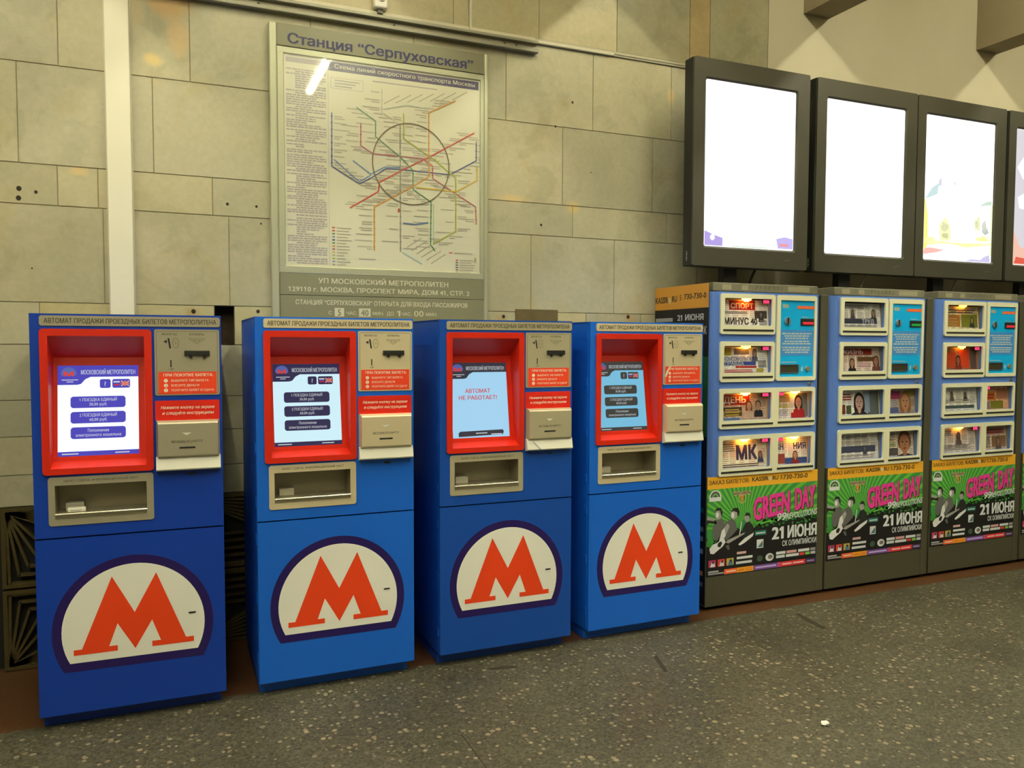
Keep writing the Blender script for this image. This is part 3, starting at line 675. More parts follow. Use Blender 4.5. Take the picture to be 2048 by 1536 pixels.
    # card reader hood and the white tray below
    g = MB(); prof = [(0, 1.331), (-.010, 1.332), (-.032, 1.324), (-.035, 1.318), (-.035, 1.176), (-.031, 1.170), (0, 1.162)]; hx = lambda a: (.479-a*.26, .745+a*.26)
    for a, b_ in zip(prof, prof[1:]): g.face([(hx(b_[0])[0], b_[0], b_[1]), (hx(b_[0])[1], b_[0], b_[1]), (hx(a[0])[1], a[0], a[1]), (hx(a[0])[0], a[0], a[1])], st)
    g.face([(hx(a)[0], a, b_) for a, b_ in prof], st); g.face([(hx(a)[1], a, b_) for a, b_ in prof[::-1]], st)
    CF = Fr((0, -.035, 0)); g.flat(CF, [(.585, 1.278), (.625, 1.278), (.605, 1.266)], .0008, mat('white arrow', (.8, .8, .75), .5))
    g.text(CF, 'ВСТАВЬТЕ КАРТУ', .607, 1.234, .010, tx, .0008, al='c', width=.128, bold=.008); g.flat(CF, rc(.574, 1.207, .640, 1.2145), .0009, M_BLACK); mk(g, 'card_reader')
    t = MB(); wp = mat('white tray plastic', (.78, .78, .72), .45)
    tp = [(0, 1.172), (-.022, 1.168), (-.034, 1.116), (-.030, 1.110), (0, 1.106)]
    for a, b_ in zip(tp, tp[1:]): t.face([(.478, b_[0], b_[1]), (.746, b_[0], b_[1]), (.746, a[0], a[1]), (.478, a[0], a[1])], wp)
    t.face([(.478, a, b_) for a, b_ in tp], wp); t.face([(.746, a, b_) for a, b_ in tp[::-1]], wp)
    if idx == 2:
        TF = Fr((0, -.035, 0)); bi = mat('sticker scrawl blue', (.10, .16, .34), .6)
        for k in range(6): t.line(TF, [(.510+.009*k, 1.158-.0085*k), (.514+.009*k, 1.148-.0085*k)], .0035, .002, bi)
    mk(t, 'card_tray')
    mk(MB().plate(F, rr(.605, 1.083, .636, 1.091, .0035), 0, .002, M_BLACK), 'key_slot')
    # ticket and change pocket
    y = MB(); y.plate(F, rr(.055, .893, .465, 1.102, .012), 0, .003, st, [tw]); y.text(F, 'БИЛЕТ, СДАЧА, ИНФОРМАЦИОННЫЙ ЛИСТ', .260, 1.080, .009, tx, .0036, al='c', width=.290, bold=.006)
    mk(y, 'delivery_plate')
    pk = MB(); x0, x1, z0, z1, yb = .080, .437, .942, 1.066, .125; pm = mat('pocket steel', (.36, .33, .25), .4, .6)
    pk.face([(x0, yb, z0), (x1, yb, z0), (x1, yb, z1), (x0, yb, z1)], pm); pk.face([(x0, 0, z0), (x0, yb, z0), (x0, yb, z1), (x0, 0, z1)], pm); pk.face([(x1, yb, z0), (x1, 0, z0), (x1, 0, z1), (x1, yb, z1)], pm)
    pk.face([(x0, 0, z0), (x1, 0, z0), (x1, yb, z0), (x0, yb, z0)], pm); pk.face([(x0, yb, z1), (x1, yb, z1), (x1, 0, z1), (x0, 0, z1)], pm)
    pk.box(x0+.03, .07, z0, x0+.10, yb, z0+.035, mat('chute block', (.50, .48, .40), .5), .003); mk(pk, 'delivery_pocket')
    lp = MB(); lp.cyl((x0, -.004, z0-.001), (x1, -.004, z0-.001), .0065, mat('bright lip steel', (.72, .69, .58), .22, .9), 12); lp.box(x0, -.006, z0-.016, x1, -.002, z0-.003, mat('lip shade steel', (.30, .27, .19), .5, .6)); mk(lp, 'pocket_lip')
    return r
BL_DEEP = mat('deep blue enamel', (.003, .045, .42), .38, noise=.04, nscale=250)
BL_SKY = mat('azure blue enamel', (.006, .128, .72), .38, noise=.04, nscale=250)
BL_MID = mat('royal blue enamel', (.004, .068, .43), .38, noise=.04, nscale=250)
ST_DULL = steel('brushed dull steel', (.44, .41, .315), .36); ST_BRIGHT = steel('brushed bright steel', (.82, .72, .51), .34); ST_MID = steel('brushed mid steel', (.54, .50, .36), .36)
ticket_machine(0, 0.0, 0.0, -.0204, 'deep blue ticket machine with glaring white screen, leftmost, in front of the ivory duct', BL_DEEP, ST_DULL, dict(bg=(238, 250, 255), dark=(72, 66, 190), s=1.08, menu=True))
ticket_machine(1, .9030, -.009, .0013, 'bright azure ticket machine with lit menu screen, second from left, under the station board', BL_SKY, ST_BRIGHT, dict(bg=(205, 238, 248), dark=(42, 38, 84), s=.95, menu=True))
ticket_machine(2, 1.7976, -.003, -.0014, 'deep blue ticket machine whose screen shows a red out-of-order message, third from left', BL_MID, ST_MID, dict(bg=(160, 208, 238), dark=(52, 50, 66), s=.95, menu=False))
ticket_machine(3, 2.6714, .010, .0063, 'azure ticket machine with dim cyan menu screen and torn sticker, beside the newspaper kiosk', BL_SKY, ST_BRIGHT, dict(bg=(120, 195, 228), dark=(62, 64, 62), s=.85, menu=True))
sl = MB(); sl.box(-.035, -.012, 0, .035, .012, .018, mat('white slip paper', (.82, .80, .72), .7), .003)
sl.flat(Fr((0, -.0125, 0)), rc(-.025, .006, .02, .009), .0006, ink(150, 140, 120))
so = sl.build('paper_slip'); so.location = (.158, .035, .9435); tag(so, 'white folded paper slip in the delivery pocket of the leftmost ticket machine', 'paper')

# ------------------------------------------------------------------ newspapers
def draw(m, F, w_, h_, prims, lift=.0006):
    k = lift
    for p in prims:
        k += .00012
        t = p[0]
        if t == 'r': m.flat(F, rc(p[1]*w_, p[2]*h_, p[3]*w_, p[4]*h_), k, ink(*p[5]))
        elif t == 't':
            _, s, u, v, ht, c = p[:6]; wd = p[6]*w_ if len(p) > 6 and p[6] else None
            m.text(F, s, u*w_, v*h_, ht*h_, ink(*c), k, width=wd, bold=p[7] if len(p) > 7 else .03, shear=p[8] if len(p) > 8 else 0)
        elif t == 'l':
            _, u0, v0, u1, v1, n, c = p; rng = random.Random(int(u0*1000+v0*77+n)); st = (v1-v0)/n
            for i in range(n):
                m.flat(F, rc(u0*w_, (v0+st*i)*h_, (u1-rng.uniform(0, .12)*(u1-u0))*w_, (v0+st*(i+.55))*h_), k, ink(*c))
        elif t == 'f':                                             # a printed portrait
            _, u, v, s, skin, hair, dress = p[:7]; long_ = p[7] if len(p) > 7 else 1
            X = lambda a: max(.002, min(w_-.002, u*w_+a*s*h_)); Y = lambda b: max(.002, min(h_-.002, v*h_+b*s*h_))
            e = lambda a, b, rx, ry, c, q: m.flat(F, [(max(.002, min(w_-.002, x)), max(.004, min(h_-.002, y))) for x, y in el(u*w_+a*s*h_, Y(b), rx*s*h_, ry*s*h_, 18)], k+q, ink(*c))
            if long_: e(0, -.12, .36, .62, hair, 0)
            m.flat(F, [(X(-.55), max(.003, Y(-1.1))), (X(.55), max(.003, Y(-1.1))), (X(.45), Y(-.50)), (X(.15), Y(-.38)), (X(-.15), Y(-.38)), (X(-.45), Y(-.50))], k+.0001, ink(*dress))
            e(0, -.30, .11, .22, skin, .0002); e(0, .10, .34, .40, hair, .0003); e(0, 0, .25, .36, skin, .0004)
            for a in (-.10, .10): e(a, .06, .045, .025, (60, 45, 35), .0005)
            e(0, -.18, .08, .03, (165, 70, 60), .0005); e(0.02, -.05, .03, .06, tuple(int(x*.85) for x in skin), .0005)
PAPERS = {
 (0, 'A'): ('newspaper with red masthead block and huge dark headline, top left window of first kiosk', (205, 195, 172), [('r', .16, .62, .72, .99, (190, 42, 30)), ('t', 'СПОРТ', .20, .68, .20, (240, 225, 200), .48), ('l', .03, .47, .60, .58, 2, (110, 100, 85)), ('t', 'МИНУС 40', .05, .06, .26, (70, 62, 52), .70, .04), ('r', .70, .30, .97, .60, (95, 85, 70)), ('f', .84, .45, .26, (150, 130, 105), (60, 55, 50), (70, 65, 58)), ('l', .80, .05, .97, .26, 4, (125, 115, 100)), ('r', .01, .05, .04, .12, (200, 40, 40))]),
 (0, 'B'): ('newspaper with blue masthead over grey photograph, second window down of first kiosk', (190, 188, 172), [('r', .03, .68, .22, .97, (215, 190, 60)), ('r', .28, .72, .60, .95, (140, 135, 125)), ('f', .72, .78, .30, (190, 175, 150), (110, 105, 95), (120, 115, 110)), ('t', 'КОМСОМОЛЬСКАЯ', .06, .48, .15, (60, 80, 140), .68, .02), ('r', .06, .30, .74, .45, (70, 95, 160)), ('t', 'ПРАВДА', .08, .31, .13, (215, 215, 200), .40, .03), ('r', .30, .20, .75, .28, (205, 60, 50)), ('t', 'НАША ГАЗЕТА', .08, .03, .13, (190, 55, 50), .60, .02), ('r', .74, .03, .90, .18, (200, 180, 70)), ('l', .78, .22, .97, .50, 5, (130, 128, 118))][:7]+[('r', .30, .20, .75, .28, (205, 60, 50)), ('l', .06, .03, .70, .17, 2, (190, 60, 55)), ('r', .74, .03, .90, .18, (200, 180, 70)), ('l', .78, .22, .97, .50, 5, (130, 128, 118))]),
 (0, 'C'): ('magazine with red title and a couple on its cover, third row left, first kiosk', (150, 125, 95), [('r', .02, .58, .62, .97, (175, 35, 28)), ('t', 'ДЕНЬ', .08, .66, .24, (245, 230, 210), .46), ('r', .03, .36, .45, .50, (80, 62, 60)), ('r', .08, .16, .45, .32, (90, 80, 45)), ('l', .10, .18, .42, .48, 3, (205, 175, 70)), ('f', .60, .52, .42, (205, 165, 120), (110, 70, 35), (215, 190, 150)), ('f', .80, .54, .40, (200, 160, 120), (60, 45, 35), (45, 45, 50), 0), ('r', .01, .02, .40, .10, (110, 150, 170))]),
 (0, 'D'): ('magazine with dark haired woman in red, third row right, first kiosk', (175, 165, 140), [('r', .03, .62, .45, .95, (195, 170, 110)), ('l', .05, .42, .45, .58, 2, (200, 180, 50)), ('l', .05, .10, .42, .38, 5, (185, 175, 165)), ('r', .66, .05, .98, .95, (150, 150, 130)), ('f', .70, .60, .56, (215, 165, 130), (50, 35, 28), (200, 40, 40)), ('r', .46, .02, .88, .22, (200, 42, 42))]),
 (0, 'E'): ('newspaper with two giant dark letters, bottom left window of first kiosk', (215, 175, 135), [('t', 'МК', .36, .30, .50, (85, 75, 105), .42, .05), ('l', .04, .60, .32, .90, 4, (165, 125, 95)), ('t', 'НОВОСТИ ДНЯ', .06, .04, .14, (120, 90, 70), .8, .02), ('f', .80, .44, .30, (180, 140, 105), (90, 70, 60), (95, 95, 120)), ('r', .02, .04, .05, .12, (200, 40, 40))][:2]+[('l', .06, .04, .85, .18, 2, (120, 90, 70)), ('f', .86, .44, .26, (180, 140, 105), (90, 70, 60), (95, 95, 120)), ('r', .02, .04, .05, .12, (200, 40, 40))]),
 (0, 'F'): ('newspaper with blue letters split by amber glare, bottom right window of first kiosk', (205, 190, 165), [('t', 'ЗН', .05, .55, .24, (60, 65, 110), .22, .03), ('t', 'НИЯ', .58, .55, .24, (60, 65, 110), .38, .03), ('r', .02, .04, .30, .40, (190, 90, 70)), ('r', .30, .02, .98, .24, (80, 105, 150)), ('f', .62, .32, .34, (215, 170, 120), (120, 80, 50), (170, 60, 50))]),
 (1, 'A'): ('grey newspaper with dark blue band and small portraits, top left window of second kiosk', (178, 170, 148), [('f', .30, .62, .26, (160, 135, 105), (90, 75, 60), (110, 100, 85)), ('f', .82, .60, .34, (170, 140, 110), (55, 50, 45), (70, 65, 60)), ('l', .04, .80, .66, .96, 3, (150, 142, 125)), ('r', .06, .16, .90, .38, (72, 72, 84)), ('t', 'ТРУД', .52, .18, .17, (215, 210, 195), .30, .03), ('l', .06, .02, .92, .13, 2, (125, 118, 105)), ('r', .0, .05, .04, .20, (170, 70, 45))]),
 (1, 'B'): ('newspaper with white title on red band, second window down of second kiosk', (165, 145, 118), [('r', .04, .68, .80, .95, (170, 40, 30)), ('t', 'ЖИЗНЬ', .08, .72, .18, (235, 220, 200), .50), ('f', .30, .34, .42, (205, 160, 120), (75, 50, 35), (50, 50, 52)), ('r', .44, .42, .88, .60, (130, 85, 45)), ('l', .44, .18, .80, .38, 3, (200, 150, 150)), ('f', .90, .42, .46, (195, 140, 105), (110, 65, 40), (150, 90, 70)), ('r', .02, .04, .08, .16, (180, 40, 40))]),
 (1, 'C'): ('magazine with long dark haired woman on white cover, third row left window of second kiosk', (190, 185, 165), [('l', .04, .62, .32, .92, 3, (190, 60, 50)), ('r', .03, .06, .16, .44, (150, 60, 45)), ('r', .18, .06, .30, .40, (95, 110, 60)), ('r', .70, .0, .98, .98, (110, 118, 105)), ('r', .60, .10, .76, .98, (165, 180, 180)), ('f', .50, .50, .84, (218, 180, 150), (58, 42, 32), (75, 55, 45))]),
 (1, 'D'): ('magazine with blonde woman and pink title, third row right window of second kiosk', (140, 125, 105), [('r', .04, .60, .50, .92, (190, 70, 110)), ('l', .05, .30, .38, .56, 3, (185, 180, 175)), ('r', .04, .03, .42, .26, (110, 120, 150)), ('r', .72, .70, .98, .97, (165, 150, 60)), ('f', .66, .46, .90, (215, 165, 115), (185, 125, 55), (165, 130, 100))]),
 (1, 'E'): ('pale newspaper with script masthead and blue grey band, bottom left window of second kiosk', (175, 166, 142), [('t', 'Известия', .06, .80, .14, (70, 65, 58), .66, .0, .35), ('l', .06, .60, .86, .72, 2, (185, 176, 150)), ('r', .04, .28, .92, .52, (92, 96, 112)), ('l', .06, .04, .90, .22, 2, (190, 180, 155)), ('f', .66, .40, .20, (150, 140, 120), (80, 80, 80), (85, 88, 98)), ('r', .03, .06, .08, .16, (175, 50, 45))]),
 (1, 'F'): ('magazine filled by one tan face with reddish hair, bottom right window of second kiosk', (165, 150, 120), [('l', .04, .55, .40, .95, 4, (195, 180, 130)), ('l', .04, .40, .36, .54, 2, (120, 150, 60)), ('r', .03, .05, .44, .34, (110, 102, 92)), ('f', .68, .50, 1.05, (205, 145, 95), (150, 95, 55), (90, 75, 65), 0)]),
 (2, 'A'): ('newspaper with yellow and green picture blocks, top left window of third kiosk', (165, 150, 105), [('r', .05, .10, .46, .62, (190, 130, 45)), ('l', .08, .16, .42, .55, 3, (200, 160, 90)), ('r', .50, .08, .96, .66, (150, 150, 45)), ('f', .80, .40, .30, (175, 150, 90), (70, 65, 40), (60, 65, 50)), ('l', .05, .70, .92, .92, 2, (130, 120, 90))]),
 (2, 'B'): ('magazine with glowing orange figure on dark cover, second window down of third kiosk', (120, 75, 45), [('r', .05, .10, .38, .80, (215, 85, 40)), ('r', .48, .08, .76, .86, (225, 80, 35)), ('f', .44, .42, .44, (190, 120, 85), (55, 35, 25), (150, 60, 45)), ('r', .78, .05, .96, .95, (110, 90, 70))]),
 (2, 'C'): ('pale newspaper with two small portraits and teal foot band, third row left, third kiosk', (178, 172, 146), [('f', .30, .72, .26, (165, 130, 95), (90, 70, 50), (130, 110, 90)), ('f', .68, .70, .24, (150, 125, 95), (70, 60, 50), (95, 85, 72)), ('l', .06, .34, .90, .52, 3, (160, 152, 130)), ('r', .06, .10, .92, .24, (95, 112, 100)), ('r', .02, .08, .06, .18, (170, 50, 50))]),
 (2, 'D'): ('magazine with yellow red and green blocks, third row right window of third kiosk', (175, 130, 90), [('r', .04, .42, .50, .80, (205, 130, 40)), ('r', .30, .04, .80, .38, (150, 145, 40)), ('r', .55, .46, .98, .90, (195, 130, 90)), ('l', .08, .48, .46, .74, 2, (200, 50, 40)), ('r', .02, .04, .26, .36, (165, 145, 150))]),
 (2, 'E'): ('grey newspaper with one pale photograph, bottom left window of third kiosk', (168, 158, 135), [('f', .52, .66, .34, (120, 108, 92), (80, 72, 62), (115, 105, 92)), ('l', .10, .10, .88, .34, 4, (130, 120, 105)), ('l', .04, .70, .34, .92, 3, (150, 140, 120)), ('r', .03, .05, .09, .14, (175, 45, 45))]),
 (2, 'F'): ('newspaper with pinkish masthead and tan picture, bottom right window of third kiosk', (160, 140, 112), [('r', .04, .66, .92, .94, (185, 120, 100)), ('l', .06, .70, .88, .90, 2, (165, 70, 60)), ('r', .40, .10, .96, .58, (165, 125, 80)), ('f', .66, .34, .36, (185, 145, 100), (110, 85, 60), (120, 100, 85)), ('l', .04, .10, .36, .58, 6, (125, 115, 98))]),
}
WIN = {'A': (.110, 1.795, .483, 1.965), 'B': (.110, 1.497, .486, 1.667), 'C': (.110, 1.197, .491, 1.370), 'D': (.548, 1.195, .833, 1.372), 'E': (.110, .890, .493, 1.076), 'F': (.550, .892, .832, 1.075)}

# ------------------------------------------------------------------ newspaper kiosks
KX, KY = 3.600, .190
GREY = mat('kiosk grey enamel', (.070, .067, .043), .5, noise=.08, nscale=30)
KBLUE = mat('kiosk blue enamel', (.090, .195, .64), .4, noise=.03, nscale=60)
CREAM = mat('cream frame plastic', (.78, .78, .60), .45)
CYAN = mat('coin panel cyan', (.003, .42, .95), .4)
CYANB = mat('coin panel band', (.06, .27, .72), .4)
def poster_mesh():
    m = MB(); F = Fr((0, -.0005, 0)); m.plate(F, rc(.006, .217, .897, .848), -.0002, .0008, ink(16, 16, 14)); h = .0010
    og = ink(226, 162, 34); m.flat(F, rc(.006, .770, .897, .848), h, og); bk = ink(62, 52, 26)
    m.text(F, 'ЗАКАЗ БИЛЕТОВ:', .018, .799, .026, bk, h+.0004, width=.313, bold=.02); m.text(F, 'KASSIR', .353, .801, .028, bk, h+.0004, width=.130, bold=.035)
    m.flat(F, el(.500, .812, .012, .014, 12), h+.0004, ink(200, 190, 150)); m.text(F, 'RU', .519, .801, .028, bk, h+.0004, width=.045, bold=.035); m.text(F, '5', .582, .801, .028, bk, h+.0004, width=.016, bold=.02); m.text(F, '730-730-0', .606, .798, .032, bk, h+.0004, width=.204, bold=.025)
    # green field with rays, ragged lower edge
    hz = [(.006, .47), (.03, .40), (.08, .44), (.12, .50), (.20, .54), (.26, .50), (.30, .47), (.34, .52), (.38, .525), (.43, .512), (.47, .528), (.52, .520), (.58, .538), (.64, .520), (.70, .545), (.77, .53), (.83, .55), (.897, .54)]
    m.flat(F, hz+[(.897, .770), (.006, .770)], h, ink(52, 132, 52)); ray = ink(98, 170, 48); c = (.30, .50)
    for k in range(26):
        a = math.radians(8+6.6*k); b = math.radians(8+6.6*k+3.0); q = []
        for t in (a, b):
            dx, dy = math.cos(t), math.sin(t); lim = min([(.770-c[1])/dy]+([(.897-c[0])/dx] if dx > 0 else [(c[0]-.006)/-dx])); q.append((c[0]+dx*lim, c[1]+dy*lim))
        s0 = .12; m.flat(F, [(c[0]+math.cos(a)*s0*.5, c[1]+math.sin(a)*s0*.5), q[0], q[1], (c[0]+math.cos(b)*s0*.5, c[1]+math.sin(b)*s0*.5)], h+.0002, ray)
    R = random.Random(5); gr = ink(40, 105, 30)
    for k in range(46): m.flat(F, el(R.uniform(.37, .89), R.uniform(.50, .545), R.uniform(.006, .016), R.uniform(.005, .011), 7), h+.0004, gr if k % 2 else ink(60, 140, 45))
    for k in range(10): m.flat(F, el(R.uniform(.01, .09), R.uniform(.41, .47), R.uniform(.008, .014), None, 7), h+.0003, ink(60, 130, 40))
    # round badge and radio sign
    wh = ink(205, 205, 180); dg = ink(60, 75, 50)
    m.flat(F, el(.067, .718, .046, .046, 20, 0, 180)+[(.021, .696), (.113, .696)], h+.0006, wh); m.flat(F, el(.067, .720, .036, .036, 20, 0, 180), h+.0008, dg); m.flat(F, el(.067, .720, .025, .025, 20, 0, 180), h+.0010, ink(120, 150, 90)); m.flat(F, el(.067, .720, .013, .013, 20, 0, 180), h+.0012, dg); m.flat(F, rc(.024, .694, .110, .712), h+.0012, wh)
    m.flat(F, [(.205, .745), (.348, .742), (.338, .716), (.300, .724), (.272, .708), (.245, .724), (.215, .716)], h+.0006, ink(185, 160, 110)); m.text(F, 'МАКСИМУМ', .214, .724, .017, ink(60, 52, 38), h+.0010, width=.125, bold=.03)
    m.line(F, el(.275, .698, .030, .030, 20), .004, h+.0008, ink(190, 160, 100), True); m.flat(F, [(.262, .716), (.288, .716), (.281, .694), (.275, .662), (.268, .694)], h+.0010, ink(235, 110, 40))
    # band members, printed in grey
    g0, g1, g2, g3 = ink(34, 34, 28), ink(92, 90, 76), ink(150, 146, 124), ink(212, 208, 182)
    P = lambda q, c, k: m.flat(F, q, h+.0012+.0002*k, c)
    P([(.055, .455), (.048, .52), (.075, .575), (.115, .588), (.140, .560), (.128, .50), (.085, .44)], g1, 0); P([(.006, .585), (.02, .592), (.075, .572), (.080, .550), (.02, .560), (.006, .545)], g0, 0); P([(.006, .600), (.065, .585), (.06, .570), (.006, .580)], g2, 1)
    P(el(.093, .610, .027, .034, 14), g2, 1); P([(.062, .628), (.078, .652), (.110, .650), (.124, .622), (.122, .590), (.112, .606), (.104, .632), (.08, .634)], g0, 2); P(el(.084, .606, .012, .017, 10), g3, 3)
    P([(.112, .455), (.108, .50), (.150, .555), (.195, .575), (.228, .548), (.240, .500), (.205, .47), (.160, .44)], g1, 2); P([(.118, .500), (.165, .548), (.180, .525), (.150, .470), (.120, .465)], g2, 3); P(el(.214, .600, .028, .033, 14), g2, 3); P([(.190, .618), (.205, .640), (.240, .642), (.256, .618), (.252, .590), (.240, .585), (.236, .612), (.21, .622)], g0, 4); P(el(.203, .596, .012, .02, 10), g3, 5)
    P([(.286, .44), (.280, .495), (.302, .535), (.335, .545), (.362, .52), (.372, .470), (.350, .42), (.30, .41)], g0, 2); P(el(.318, .570, .023, .029, 14), g2, 3); P([(.297, .584), (.310, .604), (.336, .600), (.345, .575), (.338, .560), (.332, .582)], g0, 4)
    P([(.250, .405), (.300, .440), (.372, .470), (.365, .448), (.300, .410), (.262, .395)], g3, 5); P([(.270, .55), (.276, .55), (.262, .46), (.255, .46)], g3, 4)
    P([(.150, .425), (.165, .440), (.300, .478), (.295, .466), (.175, .418)], g2, 4); P([(.026, .395), (.034, .365), (.058, .360), (.090, .380), (.128, .402), (.150, .430), (.138, .452), (.112, .446), (.090, .432), (.050, .420)], g3, 5); P([(.088, .405), (.110, .400), (.125, .425), (.112, .438), (.09, .425)], g0, 6); P([(.100, .44), (.120, .505), (.140, .520), (.150, .470), (.125, .44)], g3, 6); P([(.150, .405), (.175, .41), (.185, .375), (.165, .38)], g1, 5)
    # title
    mg = ink(214, 54, 122); sh = ink(90, 20, 45)
    for t, u, v, wd, ht in (('GREEN', .370, .550, .290, .146), ('DAY', .710, .590, .166, .146)):
        m.text(F, t, u+.005, v-.005, ht, sh, h+.0026, width=wd, shear=.10, rot=.105, bold=.06); m.text(F, t, u, v, ht, mg, h+.0030, width=wd, shear=.10, rot=.105, bold=.05)
    m.text(F, '99', .555, .529, .050, wh, h+.0036, width=.075, rot=.04, shear=.2, bold=.03); m.text(F, 'REVOLUTIONS', .634, .534, .040, wh, h+.0036, width=.258, rot=.06, shear=.25, bold=.02)
    m.text(F, '21', .524, .411, .080, wh, h+.002, width=.088, bold=.05); m.text(F, 'ИЮНЯ', .652, .411, .078, wh, h+.002, width=.242, bold=.05); m.text(F, 'СК ОЛИМПИЙСКИ', .607, .358, .036, wh, h+.002, width=.287, bold=.02)
    tl = ink(40, 110, 85); m.flat(F, rc(.383, .448, .473, .478), h+.001, tl); m.flat(F, rc(.392, .458, .464, .466), h+.0014, wh)
    m.flat(F, rc(.398, .364, .452, .420), h+.001, wh); m.flat(F, [(.405, .370), (.447, .370), (.447, .412)], h+.0014, ink(70, 110, 100)); m.flat(F, el(.425, .295, .024, .020, 14), h+.001, ink(60, 80, 55)); m.flat(F, el(.505, .296, .034, .026, 18), h+.001, wh); m.flat(F, el(.51, .298, .020, .014, 14), h+.0014, ink(120, 110, 90))
    for k, (a, cc) in enumerate(((.022, (170, 50, 80)), (.092, (205, 60, 45)), (.160, (175, 150, 60)))):
        m.flat(F, rc(a, .276, a+.056, .322), h+.001, ink(*cc)); m.flat(F, [(a+.012, .278), (a+.05, .278), (a+.045, .305), (a+.025, .312)], h+.0014, wh if k != 2 else ink(60, 110, 130)); m.flat(F, el(a+.034, .306, .009, None, 8), h+.0016, ink(45, 45, 40))
    for a, b, q in ((.241, .314, .340), (.241, .366, .308), (.235, .362, .277)): m.flat(F, rc(a, q, b, q+.016), h+.001, wh if q < .33 else ink(200, 160, 140))
    for a, b, q, cc in ((.558, .636, .306, (205, 205, 180)), (.645, .729, .306, (205, 150, 130)), (.743, .838, .306, (205, 205, 180)), (.847, .890, .306, (150, 140, 125)), (.558, .630, .282, (205, 205, 180)), (.640, .749, .282, (205, 205, 180)), (.756, .796, .282, (200, 60, 50)), (.804, .842, .282, (120, 180, 60)), (.850, .890, .282, (180, 175, 165))): m.flat(F, rc(a, q, b, q+.018), h+.001, ink(*cc))
    for a, b, cc in ((.143, .242, (226, 96, 40)), (.242, .375, (232, 150, 30)), (.375, .572, (112, 72, 130)), (.572, .597, (190, 70, 100)), (.597, .806, (208, 48, 42)), (.806, .893, (60, 45, 72))): m.flat(F, rc(a, .222, b, .254), h+.001, ink(*cc))
    for a, b, q, cc in ((.16, .235, .233, (235, 190, 150)), (.39, .56, .233, (190, 170, 190)), (.61, .69, .233, (235, 180, 160)), (.70, .79, .233, (235, 180, 160)), (.82, .88, .233, (150, 130, 150)), (.02, .10, .243, (170, 165, 145)), (.02, .14, .229, (150, 145, 130))): m.flat(F, rc(a, q, b, q+.010), h+.0014, ink(*cc))
    m.text(F, '644 2222', .255, .229, .018, ink(190, 100, 30), h+.0014, width=.110, bold=.02)
    return m
POSTER = None
